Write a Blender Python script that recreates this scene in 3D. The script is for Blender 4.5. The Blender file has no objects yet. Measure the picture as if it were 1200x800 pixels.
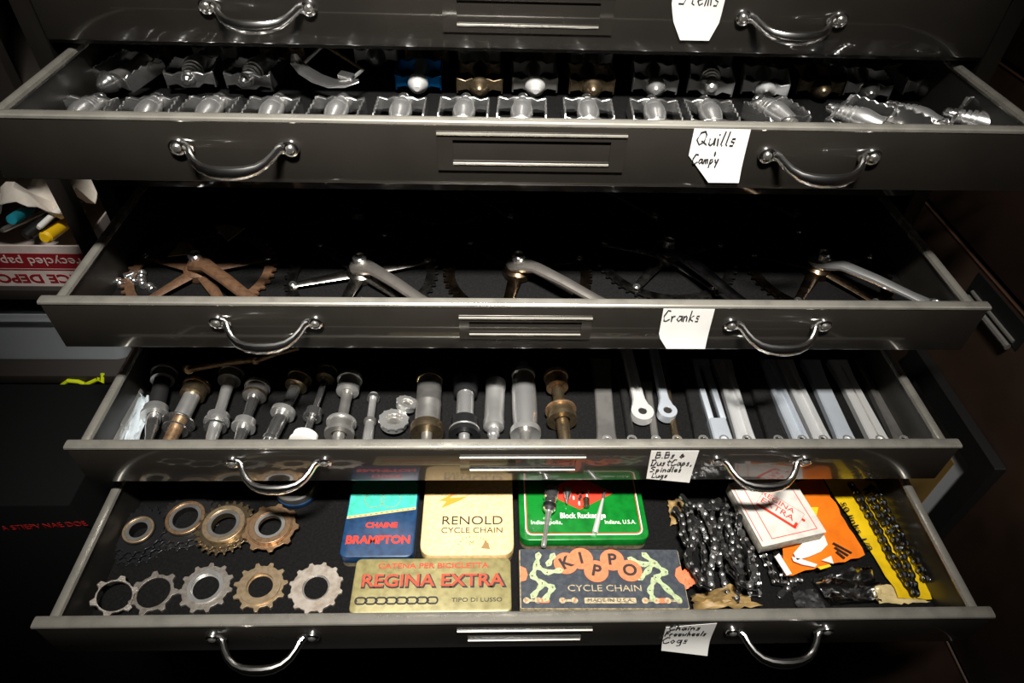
import bpy, math, random
from mathutils import Vector, Matrix
random.seed(7)
PI = math.pi
scene = bpy.context.scene
COL = scene.collection

# ------------------------------------------------------------------ camera, world, light, exposure
CAM = Vector((-0.04376, -0.79790, 1.45031))
CR = Vector((0.99936, -0.02289, 0.02759)); CU = Vector((-0.00412, 0.69109, 0.72276)); CF = Vector((0.03561, 0.72240, -0.69055))
FPX = 775.0
cd = bpy.data.cameras.new('camera'); cam = bpy.data.objects.new('camera', cd); COL.objects.link(cam)
cd.sensor_width = 36; cd.lens = 36 * FPX / 1200; cd.clip_start = 0.01
m3 = Matrix((CR, CU, -CF)).transposed()
cam.matrix_world = Matrix.Translation(CAM) @ m3.to_4x4()
scene.camera = cam
w = bpy.data.worlds.new('world'); scene.world = w; w.use_nodes = True
w.node_tree.nodes['Background'].inputs[0].default_value = (1, .9, .8, 1)
w.node_tree.nodes['Background'].inputs[1].default_value = 0.0
def area(name, loc, rot, sx, sy, power, col, spread=180):
    l = bpy.data.lights.new(name, 'AREA'); l.shape = 'RECTANGLE'; l.size = sx; l.size_y = sy; l.energy = power; l.color = col
    l.spread = math.radians(spread)
    o = bpy.data.objects.new(name, l); COL.objects.link(o); o.location = loc; o.rotation_euler = rot
    return o
# the ceiling lamp of the room, above and behind the camera: the shadow edges inside the drawers point back to it
area('ceiling_lamp_offscreen', (-.04, -.89, 2.57), (math.radians(23), 0, 0), .34, .11, 8.6, (1, .97, .92), 46)
vs = scene.view_settings
vs.view_transform = 'Standard'; vs.look = 'None'; vs.exposure = 0.0; vs.gamma = 1; vs.use_curve_mapping = False

# ------------------------------------------------------------------ helpers: placing
def _ray(px, py): return CF + CR * ((px - 600) / FPX) - CU * ((py - 400) / FPX)
def at(px, py, z):
    d = _ray(px, py); return CAM + d * ((z - CAM.z) / d.z)
def at_y(px, py, y):
    d = _ray(px, py); return CAM + d * ((y - CAM.y) / d.y)

# ------------------------------------------------------------------ helpers: materials
MATS = {}
def mat(name, col, metal=0.0, rough=.5, ior=1.5, noise=0.0, nscale=60, rvar=0.0, bump=0.0, bscale=400, coat=0.0, col2=None, trans=0.0, alpha=1.0, spec=None, det=4):
    m = bpy.data.materials.new(name); m.use_nodes = True; MATS[name] = m
    nt = m.node_tree; b = nt.nodes['Principled BSDF']
    b.inputs['Base Color'].default_value = (*col, 1); b.inputs['Metallic'].default_value = metal
    b.inputs['Roughness'].default_value = rough; b.inputs['IOR'].default_value = ior
    if coat: b.inputs['Coat Weight'].default_value = coat; b.inputs['Coat Roughness'].default_value = .06
    if trans: b.inputs['Transmission Weight'].default_value = trans
    if spec is not None: b.inputs['Specular IOR Level'].default_value = spec
    b.inputs['Alpha'].default_value = alpha
    if noise or rvar or bump:
        tc = nt.nodes.new('ShaderNodeTexCoord')
        n = nt.nodes.new('ShaderNodeTexNoise'); n.inputs['Scale'].default_value = nscale; n.inputs['Detail'].default_value = det
        nt.links.new(tc.outputs['Object'], n.inputs['Vector'])
        if noise:
            mx = nt.nodes.new('ShaderNodeMix'); mx.data_type = 'RGBA'
            c2 = col2 or tuple(c * (1 - noise) for c in col)
            mx.inputs[6].default_value = (*col, 1); mx.inputs[7].default_value = (*c2, 1)
            rp = nt.nodes.new('ShaderNodeMapRange'); rp.inputs[1].default_value = .42; rp.inputs[2].default_value = .66
            rp.inputs[4].default_value = max(noise, .01) if col2 else 1.0
            nt.links.new(n.outputs['Fac'], rp.inputs[0]); nt.links.new(rp.outputs[0], mx.inputs[0])
            nt.links.new(mx.outputs[2], b.inputs['Base Color'])
        if rvar:
            r2 = nt.nodes.new('ShaderNodeMapRange'); r2.inputs[1].default_value = .3; r2.inputs[2].default_value = .7
            r2.inputs[3].default_value = max(rough - rvar, .02); r2.inputs[4].default_value = rough + rvar
            nt.links.new(n.outputs['Fac'], r2.inputs[0]); nt.links.new(r2.outputs[0], b.inputs['Roughness'])
        if bump:
            n2 = nt.nodes.new('ShaderNodeTexNoise'); n2.inputs['Scale'].default_value = bscale; n2.inputs['Detail'].default_value = 3
            nt.links.new(tc.outputs['Object'], n2.inputs['Vector'])
            bp = nt.nodes.new('ShaderNodeBump'); bp.inputs['Strength'].default_value = bump; bp.inputs['Distance'].default_value = .001
            nt.links.new(n2.outputs['Fac'], bp.inputs['Height']); nt.links.new(bp.outputs[0], b.inputs['Normal'])
    return m
mat('enamel', (.021, .0183, .0152), 0, .3, 1.3, noise=.25, nscale=9, rvar=.05, coat=.9)
mat('enamel_lip', (.34, .32, .275), .5, .26, 1.7, noise=.25, nscale=40, rvar=.06)
mat('tray_paint', (.021, .0183, .0152), 0, .38, 1.6, noise=.3, nscale=30)
mat('liner', (.0025, .0025, .0025), 0, .8, 1.25, noise=.5, nscale=300, bump=.9, bscale=700, col2=(.009, .0086, .0082))
mat('chrome', (.97, .96, .94), .97, .17, noise=.05, nscale=15, det=1)
mat('handle_chrome', (.95, .93, .9), 1, .2, noise=.05, nscale=15, det=1)
mat('ring_steel', (.36, .34, .31), 1, .25, noise=.3, nscale=60, rvar=.08)
mat('ring_bronze', (.20, .14, .09), 1, .25, noise=.3, nscale=60, rvar=.08)
mat('arm_chrome', (.85, .78, .70), .95, .3, noise=.15, nscale=40, rvar=.05)
mat('arm_dark', (.30, .29, .30), 1, .2, noise=.15, nscale=40, rvar=.05)
mat('chrome_worn', (.80, .79, .76), .85, .28, noise=.15, nscale=30, det=2)
mat('barrel_alloy', (.95, .94, .92), .9, .27, noise=.05, nscale=20, det=1)
mat('alloy', (.74, .74, .73), .6, .42, noise=.12, nscale=25, rvar=.05)
mat('alloy_bright', (.86, .85, .82), .6, .4, noise=.08, nscale=25, rvar=.05)
mat('alloy_blue', (.66, .71, .77), .6, .42, noise=.15, nscale=25, rvar=.05)
mat('steel_dull', (.46, .44, .41), .85, .33, noise=.25, nscale=40, det=2)
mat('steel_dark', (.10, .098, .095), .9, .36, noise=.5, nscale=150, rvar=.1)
mat('bronze', (.36, .27, .16), .95, .36, noise=.55, nscale=130, rvar=.12)
mat('rust', (.12, .060, .028), .35, .62, noise=.7, nscale=160, col2=(.06, .03, .018), bump=.5)
mat('rusty_steel', (.42, .27, .15), .8, .42, noise=.8, nscale=190, col2=(.16, .08, .04), rvar=.1)
mat('cog_grey', (.30, .27, .235), .75, .46, noise=.6, nscale=170, col2=(.15, .12, .10), bump=.25, bscale=900)
mat('cog_pale', (.44, .39, .33), .6, .48, noise=.7, nscale=110, col2=(.26, .2, .15), bump=.2, bscale=900)
mat('cog_brass', (.46, .35, .22), .8, .4, noise=.6, nscale=160, col2=(.28, .18, .1))
mat('blue_anodised', (.005, .19, .55), .85, .26, noise=.3, nscale=80)
mat('black_anodised', (.02, .02, .021), .5, .3)
mat('black_rubber', (.012, .012, .012), 0, .55)
mat('chain_plate', (.15, .147, .143), .9, .3, noise=.4, nscale=200)
mat('chain_pin', (.75, .73, .71), .9, .25)
mat('chain_black', (.016, .016, .016), .6, .32)
mat('chain_black_pin', (.4, .4, .4), .9, .25)
mat('paper', (.80, .78, .735), 0, .8, noise=.06, nscale=25)
mat('ink', (.012, .01, .012), 0, .6)
mat('cardboard', (.36, .27, .14), 0, .85, noise=.4, nscale=60)
mat('tin_cream', (.78, .56, .26), 0, .55, noise=.5, nscale=220, col2=(.55, .3, .11), det=8)
mat('tin_olive', (.31, .27, .115), .25, .4, noise=.55, nscale=110, col2=(.16, .125, .045), det=8)
mat('tin_blue', (.010, .042, .11), 0, .35, noise=.4, nscale=120)
mat('tin_teal', (.06, .52, .38), 0, .38, noise=.25, nscale=90)
mat('tin_edge', (.55, .43, .26), .5, .42, noise=.5, nscale=200)
mat('tin_green', (.004, .17, .018), 0, .25, noise=.35, nscale=60)
mat('print_red', (.80, .045, .02), 0, .4)
mat('print_red_worn', (.62, .07, .025), 0, .45, noise=.8, nscale=260, col2=(.16, .06, .04))
mat('print_orange', (.85, .27, .03), 0, .4)
mat('print_black', (.02, .018, .016), 0, .5)
mat('print_brown', (.28, .16, .06), 0, .5)
mat('print_white', (.85, .82, .74), 0, .5)
mat('print_gold', (.55, .44, .20), 0, .45)
mat('print_yellow', (.85, .60, .02), 0, .4)
mat('box_navy', (.022, .028, .038), 0, .6, noise=.5, nscale=150, col2=(.07, .075, .08))
mat('box_salmon', (.86, .19, .075), 0, .6, noise=.2, nscale=200)
mat('box_mint', (.40, .47, .26), 0, .6, noise=.3, nscale=200)
mat('box_edge', (.50, .40, .24), 0, .8, noise=.6, nscale=240)
mat('box_white', (.68, .65, .58), 0, .6, noise=.15, nscale=60)
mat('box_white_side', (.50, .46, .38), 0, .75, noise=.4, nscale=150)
mat('packet_orange', (.90, .20, .012), 0, .3, noise=.2, nscale=40)
mat('packet_yellow', (.85, .55, .01), 0, .3, noise=.2, nscale=40)
mat('kraft', (.34, .22, .08), 0, .55, noise=.5, nscale=50, bump=.4, bscale=90)
mat('tan_paper', (.62, .48, .22), 0, .7, noise=.25, nscale=60)
mat('clear_film', (.96, .95, .92), 0, .14, 1.45, trans=1.0)
mat('clear_plastic', (.62, .66, .68), 0, .25, 1.45, trans=.55, alpha=.8)
mat('white_film', (.75, .82, .86), 0, .2, 1.5, alpha=.55, coat=.6)
mat('brown_steel', (.040, .022, .014), 0, .38, 1.6, noise=.25, nscale=20)
mat('brown_edge', (.10, .05, .03), 0, .35, 1.6)
mat('black_plastic', (.008, .008, .008), 0, .45)
mat('grey_metal', (.42, .40, .36), .7, .35)
mat('picture_mat', (.40, .41, .42), 0, .6)
mat('picture_brown', (.20, .12, .03), 0, .6)
mat('carpet', (.012, .011, .010), 0, .95, noise=.6, nscale=220, bump=1.0, bscale=260, col2=(.03, .028, .026))
mat('wall_paint', (.05, .035, .025), 0, .8)
mat('ceiling_paint', (.75, .72, .66), 0, .85)
mat('shelf_steel', (.020, .016, .013), 0, .5)
mat('carton_white', (.62, .52, .47), 0, .7, noise=.15, nscale=40)
mat('carton_red', (.24, .006, .012), 0, .6)
mat('tissue', (.80, .72, .62), 0, .9, noise=.15, nscale=60)
mat('marker_yellow', (.85, .52, .01), 0, .35)
mat('pen_teal', (.01, .23, .30), 0, .35)
mat('neon_yellow', (.55, .62, .01), 0, .3)
mat('red_dark', (.30, .008, .008), 0, .5)
mat('black_card', (.004, .004, .004), 0, .9, 1.2)
mat('white_plastic', (.78, .76, .70), 0, .4)

# ------------------------------------------------------------------ helpers: meshes
class MB:
    def __init__(s): s.v = []; s.f = []; s.mi = []; s.cur = 0
    def add(s, vs, fs):
        o = len(s.v); s.v += [tuple(v) for v in vs]
        for f in fs: s.f.append(tuple(i + o for i in f)); s.mi.append(s.cur)
    def box(s, x0, x1, y0, y1, z0, z1, b=0.0):
        if b <= 0:
            s.add([(x, y, z) for z in (z0, z1) for y in (y0, y1) for x in (x0, x1)],
                  [(0, 2, 3, 1), (4, 5, 7, 6), (0, 1, 5, 4), (2, 6, 7, 3), (0, 4, 6, 2), (1, 3, 7, 5)]); return s
        # bevelled: three stacked rounded rings
        def ring(z, i): return [(x0 + i + c * b, y0 + i, z) if k == 0 else None for k, c in ()]
        def loop(z, ins):
            a0, a1, c0, c1 = x0 + ins, x1 - ins, y0 + ins, y1 - ins; q = b - ins
            return [(a0 + q, c0, z), (a1 - q, c0, z), (a1, c0 + q, z), (a1, c1 - q, z), (a1 - q, c1, z), (a0 + q, c1, z), (a0, c1 - q, z), (a0, c0 + q, z)]
        e = b * .3
        rings = [loop(z0, b * .98), loop(z0 + e, e), loop(z0 + b, 0), loop(z1 - b, 0), loop(z1 - e, e), loop(z1, b * .98)]
        s.strips(rings, True, True); return s
    def strips(s, rings, cap0=False, cap1=False, closed=True):
        n = len(rings[0]); vs = [p for r in rings for p in r]; fs = []
        for i in range(len(rings) - 1):
            for k in range(n if closed else n - 1):
                a = i * n + k; b2 = i * n + (k + 1) % n; fs.append((a, b2, b2 + n, a + n))
        if cap0: fs.append(tuple(range(n - 1, -1, -1)))
        if cap1: fs.append(tuple((len(rings) - 1) * n + k for k in range(n)))
        s.add(vs, fs); return s
    def tube(s, path, rad, n=10, caps=True, flat=None, up=(0, 0, 1)):
        # rad: number, list of radii, or list of (ra along side, rb along up)
        P = [Vector(p) for p in path]; rings = []
        for i, p in enumerate(P):
            t = (P[min(i + 1, len(P) - 1)] - P[max(i - 1, 0)]).normalized()
            u = Vector(up); sd = t.cross(u)
            if sd.length < 1e-4: sd = t.cross(Vector((1, 0, 0)))
            sd.normalize(); u2 = sd.cross(t).normalized()
            r = rad[i] if isinstance(rad, (list, tuple)) else rad
            ra, rb = r if isinstance(r, (list, tuple)) else (r, r)
            rings.append([p + sd * (ra * math.cos(2 * PI * k / n)) + u2 * (rb * math.sin(2 * PI * k / n)) for k in range(n)])
        s.strips(rings, caps, caps); return s
    def lathe(s, prof, n=20, M=None, cap0=True, cap1=True):
        # prof: list of (radius, height) about local z
        M = M or Matrix.Identity(4); rings = []
        for r, h in prof:
            rings.append([M @ Vector((r * math.cos(2 * PI * k / n), r * math.sin(2 * PI * k / n), h)) for k in range(n)])
        s.strips(rings, cap0, cap1); return s
    def prism(s, poly, z0, z1, M=None):
        M = M or Matrix.Identity(4)
        s.strips([[M @ Vector((x, y, z0)) for x, y in poly], [M @ Vector((x, y, z1)) for x, y in poly]], True, True); return s
    def plate(s, outer, inner, z0, z1, M=None):
        # ring plate: outer and inner polygons of the same length
        M = M or Matrix.Identity(4); q = lambda P, z: [M @ Vector((x, y, z)) for x, y in P]
        r = [q(outer, z0), q(outer, z1), q(inner, z1), q(inner, z0), q(outer, z0)]
        s.strips(r); return s
    def build(s, name, m, parent=None, smooth=32, loc=None, mesh=False):
        me = bpy.data.meshes.new(name); me.from_pydata(s.v, [], s.f)
        for k in (m if isinstance(m, (list, tuple)) else [m]): me.materials.append(MATS[k])
        if any(s.mi): me.polygons.foreach_set('material_index', s.mi)
        me.update(); me.shade_smooth(); me.set_sharp_from_angle(angle=math.radians(smooth))
        if mesh: return me
        return link(name, me, parent, loc)
def link(name, me, parent=None, loc=None):
    o = bpy.data.objects.new(name, me); COL.objects.link(o)
    if parent: o.parent = parent
    if loc is not None: o.location = loc
    return o
def thing(name, label, cat, loc=(0, 0, 0), rz=0, group=None, rot=None):
    o = bpy.data.objects.new(name, None); COL.objects.link(o); o.empty_display_size = .02
    o.location = loc; o.rotation_euler = rot if rot else (0, 0, rz)
    tag(o, label, cat, group); return o
def tag(o, label, cat, group=None):
    o['label'] = label; o['category'] = cat
    if group: o['group'] = group
    return o
def soften(o, wd=.0006):
    m = o.modifiers.new('bevel', 'BEVEL'); m.width = wd; m.segments = 2; m.limit_method = 'ANGLE'; m.angle_limit = math.radians(35); return o
def struct(o): o['kind'] = 'structure'; return o
def dup(root, loc, rot, label=None, group=None, scale=None):
    r = root.copy(); COL.objects.link(r); r.location = loc; r.rotation_euler = rot
    if scale: r.scale = scale
    if label: r['label'] = label
    if group: r['group'] = group
    elif 'group' in r: del r['group']
    for ch in list(root.children):
        c = ch.copy(); COL.objects.link(c); c.parent = r
        for g in list(ch.children):
            d = g.copy(); COL.objects.link(d); d.parent = c
    return r
def setmat(root, table):
    for ch in root.children:
        if ch.name.split('.')[0] in table:
            ch.data = ch.data.copy(); ch.data.materials.clear(); ch.data.materials.append(MATS[table[ch.name.split('.')[0]]])
def rrect(w, h, r, n=5, cx=0, cy=0):
    out = []
    for sx, sy, a in ((1, -1, -90), (1, 1, 0), (-1, 1, 90), (-1, -1, 180)):
        for k in range(n + 1):
            t = math.radians(a + 90 * k / n); out.append((cx + sx * (w / 2 - r) + r * math.cos(t), cy + sy * (h / 2 - r) + r * math.sin(t)))
    return out
def circ(r, n=24, cx=0, cy=0, a=0): return [(cx + r * math.cos(2 * PI * k / n + a), cy + r * math.sin(2 * PI * k / n + a)) for k in range(n)]
def gear(ro, n, th, fill=.5):
    pts = []
    for k in range(n):
        for f, r in ((0, ro - th), (.28, ro - th), (.40, ro), (.60, ro), (.72, ro - th), (.86, ro - th * 1.12)):
            a = 2 * PI * (k + f) / n; pts.append((r * math.cos(a), r * math.sin(a)))
    return pts
def text(s, size, m, parent, loc, rot=(0, 0, 0), name='lettering', wid=None, shear=0, bold=0.0, align='CENTER', thick=.0003, sy=1.0):
    cu = bpy.data.curves.new('lettering_curve', 'FONT'); cu.body = s; cu.size = size; cu.align_x = align; cu.align_y = 'CENTER'
    cu.extrude = thick; cu.shear = shear; cu.offset = bold; cu.resolution_u = 4
    t = bpy.data.objects.new('lettering_tmp', cu); COL.objects.link(t)
    me = bpy.data.meshes.new_from_object(t.evaluated_get(bpy.context.evaluated_depsgraph_get()))
    bpy.data.objects.remove(t); bpy.data.curves.remove(cu)
    xs = [v.co.x for v in me.vertices]
    k = wid / (max(xs) - min(xs)) if wid else 1
    for v in me.vertices: v.co.x *= k; v.co.y *= sy
    me.materials.clear(); me.materials.append(MATS[m])
    o = link(name, me, parent, loc); o.rotation_euler = rot; return o
# single-stroke handwriting
GL = {
 'S': [[(.6, .9), (.35, 1), (.1, .8), (.3, .55), (.5, .35), (.35, .05), (0, .1)]], 't': [[(.25, .95), (.2, .1), (.35, 0)], [(.02, .65), (.45, .68)]],
 'e': [[(.05, .28), (.4, .35), (.35, .5), (.15, .5), (.03, .25), (.15, .02), (.42, .1)]], 'm': [[(.03, 0), (.08, .5)], [(.08, .4), (.22, .5), (.25, 0)], [(.25, .4), (.42, .5), (.46, 0)]],
 's': [[(.35, .48), (.12, .5), (.1, .32), (.3, .22), (.26, 0), (.02, .03)]], 'Q': [[(.5, .95), (.2, .9), (0, .4), (.2, .05), (.55, .2), (.62, .7), (.45, .98)], [(.35, .3), (.75, -.02)]],
 'u': [[(.05, .5), (.05, .1), (.2, 0), (.38, .15), (.42, .5)], [(.42, .5), (.45, 0)]], 'i': [[(.1, .5), (.12, 0)], [(.13, .75), (.17, .8)]],
 'l': [[(.2, 1), (.08, .1), (.16, 0)]], '+': [[(.2, .6), (.2, 0)], [(0, .3), (.4, .3)]], 'C': [[(.55, .9), (.3, 1), (.02, .5), (.12, .05), (.35, 0), (.6, .15)]],
 'a': [[(.38, .45), (.15, .5), (.02, .2), (.18, 0), (.36, .2), (.4, .5), (.45, 0)]], 'p': [[(.1, .5), (.02, -.4)], [(.08, .4), (.3, .5), (.38, .25), (.2, .02), (.06, .12)]],
 'y': [[(.03, .5), (.12, .15), (.3, .2)], [(.42, .5), (.2, -.4)]], 'r': [[(.03, .5), (.08, 0)], [(.07, .3), (.2, .48), (.34, .45)]],
 'n': [[(.03, .5), (.06, 0)], [(.06, .35), (.22, .5), (.34, .35), (.36, 0)]], 'k': [[(.08, 1), (.04, 0)], [(.36, .52), (.07, .25), (.4, 0)]],
 'B': [[(.08, 1), (.04, 0)], [(.0, .95), (.4, .95), (.42, .6), (.1, .52)], [(.1, .52), (.5, .45), (.48, .08), (.04, 0)]], '&': [[(.4, .15), (.1, .5), (.2, .7), (.3, .55), (.02, .2), (.15, 0), (.42, .35)]],
 'D': [[(.1, 1), (.06, 0)], [(-.05, .95), (.4, .95), (.6, .5), (.35, .02), (-.02, .02)]], 'd': [[(.38, .4), (.15, .5), (.02, .2), (.18, 0), (.38, .2)], [(.44, 1), (.4, 0)]],
 'L': [[(.15, 1), (.06, .05), (.45, .05)]], 'g': [[(.36, .42), (.14, .5), (.02, .22), (.18, .05), (.36, .25)], [(.4, .5), (.34, -.3), (.05, -.35)]],
 'h': [[(.1, 1), (.04, 0)], [(.06, .35), (.25, .5), (.34, .3), (.36, 0)]], 'F': [[(.1, 1), (.04, 0)], [(.05, .97), (.5, 1)], [(.08, .55), (.4, .58)]],
 'w': [[(.02, .5), (.12, 0), (.25, .35), (.36, 0), (.5, .5)]], 'o': [[(.2, .5), (.03, .25), (.18, 0), (.36, .25), (.2, .5)]], 'c': [[(.36, .42), (.15, .5), (.03, .22), (.18, 0), (.38, .1)]],
 ',': [[(.1, .08), (.03, -.15)]], '.': [[(.05, .02), (.09, .06)]]}
WID = {'S': .72, 'm': .58, 'Q': .8, 'i': .26, 'l': .28, 'C': .66, 'D': .68, 'B': .62, ',': .2, '.': .2, ' ': .35, 't': .48, 'w': .6}
def handwriting(mb, s, x, z, h, sp=1.0, rad=.00085, yf=lambda z: 0):
    # strokes lie on the local xz plane, proud of the paper towards -y
    for ch in s:
        for st in GL.get(ch, []):
            pts = [(x + px * h * sp + random.uniform(-.02, .02) * h, -.0007 + yf(z + pz * h), z + pz * h + px * h * .12) for px, pz in st]
            mb.tube(pts, [(rad, rad * .5)] * len(pts) if False else rad, 5)
        x += (WID.get(ch, .5) + .06) * h * sp
    return x

# ------------------------------------------------------------------ the room
def slab(name, x0, x1, y0, y1, z0, z1, m): return struct(MB().box(x0, x1, y0, y1, z0, z1).build(name, m))
slab('floor', -1.9, 1.9, -2.6, 1.0, -.05, 0, 'carpet')
slab('wall_back', -1.9, 1.9, 1.0, 1.05, 0, 2.6, 'wall_paint')
slab('wall_front', -1.9, 1.9, -2.65, -2.6, 0, 2.6, 'wall_paint')
slab('wall_left', -1.95, -1.9, -2.6, 1.0, 0, 2.6, 'wall_paint')
slab('wall_right', 1.9, 1.95, -2.6, 1.0, 0, 2.6, 'wall_paint')
slab('ceiling', -1.9, 1.9, -2.6, 1.0, 2.6, 2.65, 'ceiling_paint')

# ------------------------------------------------------------------ flat file cabinet with five drawers
HW = .5504                                       # half width of a drawer front
FH = .0715                                       # height of a drawer front
Y = [0.0, -.1692, -.2180, -.3022, -.4740]        # how far each drawer is pulled out
ZT = [1.2337, 1.1524, .9551, .7985, .6990]       # top edge of each drawer front
cab = thing('flat_file_cabinet', 'dark grey steel flat file cabinet with stepped open drawers', 'cabinet', (0, .4, 0))
DEP = .80
for x0, x1 in ((-.576, -.5535), (.5535, .576)): MB().box(x0, x1, -.396, .42, 0, 1.62).build('side_panel', 'enamel', cab)
MB().box(-.5535, .5535, .40, .42, .0, 1.62).build('back_panel', 'enamel', cab)
MB().box(-.576, .576, -.396, .42, 1.62, 1.64).build('top_panel', 'enamel', cab)
for z0, z1 in ((ZT[0] + .003, 1.62), (ZT[1] + .003, ZT[0] - FH - .003), (ZT[2] + .012, ZT[1] - FH - .004), (ZT[3] + .012, ZT[2] - FH - .004), (ZT[4] + .010, ZT[3] - FH - .004), (.0, ZT[4] - FH - .004)):
    MB().box(-.5535, .5535, -.390, -.375, z0, z1).build('front_rail', 'enamel', cab)

def handle_mesh():
    b = MB()
    ctrl = [(-.0475, .0, 0), (-.044, -.004, -.0005), (-.0405, -.0115, -.003), (-.035, -.0195, -.006), (-.027, -.0262, -.0087), (-.017, -.0300, -.0102), (-.006, -.0315, -.0108)]
    ctrl += [(-x, y, z) for x, y, z in reversed(ctrl)]
    rad = [(.0038, .0048), (.0038, .005), (.0038, .005), (.004, .0052), (.0044, .006), (.005, .007), (.0054, .0076)]
    rad += list(reversed(rad))
    b.tube([(x, y - .004, z) for x, y, z in ctrl], rad, 12)
    for s in (-1, 1):
        M = Matrix.Translation((s * .0565, 0, 0)) @ Matrix.Rotation(PI / 2, 4, 'X')
        b.lathe([(.0088, -.0005), (.0092, .002), (.0085, .0048), (.0062, .0058), (.0056, .0046)], 18, M)
        b.tube([(s * .0565, -.0022, 0), (s * .047, -.003, 0), (s * .0425, -.006, -.001)], [(.0030, .0080), (.0034, .006), (.0034, .0046)], 12)
    return b.build('handle', 'handle_chrome', mesh=True)
HANDLE = handle_mesh()
b = MB(); M = Matrix.Rotation(PI / 2, 4, 'X')
b.lathe([(.0046, .004), (.0046, .0058), (.003, .0074), (.0006, .0079)], 14, M)
SCREW = b.build('handle_screw', 'steel_dull', mesh=True)

def drawer(i, holder):
    yf = Y[i] - .4; zt = ZT[i]; zb = zt - .0665
    b = MB()                                                     # tray: floor, back, two side walls
    b.box(-.530, .530, yf + .012, yf + .74, zb - .0015, zb)
    d = b.build('drawer', 'tray_paint', cab)
    MB().box(-.530, .530, yf + .738, yf + .742, zb, zt - .006).build('back_panel', 'tray_paint', d)
    for s in (-1, 1): MB().box(min(s * .5295, s * .5325), max(s * .5295, s * .5325), yf + .012, yf + .742, zb - .001, zt - .008).build('side_panel', 'tray_paint', d)
    f = MB().box(-HW, HW, yf, yf + .0125, zt - FH, zt - .0032, .0016)
    f.build('front_panel', 'enamel', d)
    l = MB(); n = 6                                              # rolled top edge of the front
    pr = [(0.0005, -.006), (-.0008, -.0035), (-.0004, -.0012), (.0012, 0), (.006, .0003), (.0105, 0), (.0128, -.0015), (.013, -.006)]
    l.strips([[(x, yf + a, zt + c) for a, c in pr] for x in (-HW - .001, HW + .001)], True, True)
    l.build('front_lip', 'enamel_lip', d)
    for s in (-1, 1):
        r = MB().tube([(s * .5335, yf + .0125, zt - .007), (s * .5335, yf + .742, zt - .007)], [(.0062, .0052)] * 2, 10)
        r.build('side_rail', 'enamel_lip', d)
    MB().box(-.529, .529, yf + .0135, yf + .735, zb, zb + .0012).build('liner', 'liner', d)
    zs = zt - (.0305 if i < 2 else .0275)
    for s in (-1, 1):
        link('handle', HANDLE, d, (s * .302, yf, zs))
        for q in (-1, 1): link('handle_screw', SCREW, d, (s * .302 + q * .0565, yf, zs))
    # card holder: thin frame with a proud upper ledge and lower channel
    wo, wi, t0, t1, t2, t3 = holder; h = MB()
    h.box(-wo, -wi, yf - .0022, yf, zt - t3, zt - t0); h.box(wi, wo, yf - .0022, yf, zt - t3, zt - t0)
    h.box(-wi, wi, yf - .0022, yf, zt - t1, zt - t0); h.box(-wi, wi, yf - .0022, yf, zt - t3, zt - t2)
    h.build('card_holder', 'enamel', d)
    e = MB(); e.tube([(-wo, yf - .0022, zt - t0), (wo, yf - .0022, zt - t0)], .0016, 8)
    e.tube([(-wi, yf - .0022, zt - t2), (wi, yf - .0022, zt - t2)], .0014, 8)
    e.build('card_holder_edge', 'enamel_lip', d)
    return d
BIG = (.097, .081, .0125, .019, .045, .053); SML = (.0785, .0665, .0195, .0255, .0455, .053)
for i in range(5): drawer(i, BIG if i < 2 else SML)
FL = [z - .0665 + .0012 for z in ZT]             # top of each drawer liner

# ------------------------------------------------------------------ handwritten paper notes on the drawer fronts
def note(i, poly, lines, label, curl=0.0):
    t = thing('paper_note', label, 'paper note', (.19, Y[i] - .0004, ZT[i]))
    b = MB(); n = len(poly); top = max(p[1] for p in poly); bot = min(p[1] for p in poly)
    # paper sheet cut into strips so that its lower end can curl away from the steel
    rows = []
    for k in range(9):
        z = top + (bot - top) * k / 8
        xs = []
        for (x0, z0), (x1, z1) in zip(poly, poly[1:] + poly[:1]):
            if (z0 - z) * (z1 - z) <= 0 and abs(z1 - z0) > 1e-6: xs.append(x0 + (x1 - x0) * (z - z0) / (z1 - z0))
        if not xs: xs = [p[0] for p in poly if abs(p[1] - z) < 1e-4]
        y = -curl * max(0, (k - 4) / 4) ** 2 - .0003
        rows.append((min(xs), max(xs), y, z))
    rings = [[(a, y, z), (c, y, z), (c, y - .0004, z), (a, y - .0004, z)] for a, c, y, z in rows]
    b.strips(rings, True, True); b.build('sheet', 'paper', t, smooth=60)
    h = MB()
    for s, x, z, sz, sp in lines: handwriting(h, s, x, z, sz, sp, yf=lambda q: -curl * max(0, ((q - top) / (bot - top) * 8 - 4) / 4) ** 2)
    h.build('handwriting', 'ink', t); return t
note(0, [(-.031, .02), (.031, .02), (.030, -.036), (.022, -.0565), (-.012, -.0565), (-.024, -.036), (-.029, -.018)],
     [('Stems', -.021, -.0195, .019, .82)], 'white paper note with trimmed lower corners on the uppermost drawer', .002)
note(1, [(-.0265, -.0035), (.0315, -.0035), (.034, -.0625), (.001, -.0625), (-.026, -.033)],
     [('Quills', -.021, -.0215, .0155, .92), ('+', .0, -.033, .008, .7), ('Campy', -.021, -.042, .0105, .9)], 'white paper note reading Quills on the second drawer down', .003)
note(2, [(-.030, -.0045), (.0305, -.0045), (.033, -.0675), (-.015, -.0675), (-.028, -.048)],
     [('Cranks', -.0275, -.024, .017, .76)], 'white paper note reading Cranks on a drawer front', .002)
note(3, [(-.0315, -.0075), (.0285, -.0075), (.030, -.0735), (-.028, -.0665)],
     [('B.Bs &', -.024, -.022, .0125, .95), ('DustCaps,', -.027, -.038, .0125, .85), ('Spindles', -.026, -.0515, .0105, .95), ('Lugs', -.022, -.063, .009, 1.1)], 'small white note with four lines of handwriting on a drawer front', .002)
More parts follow.
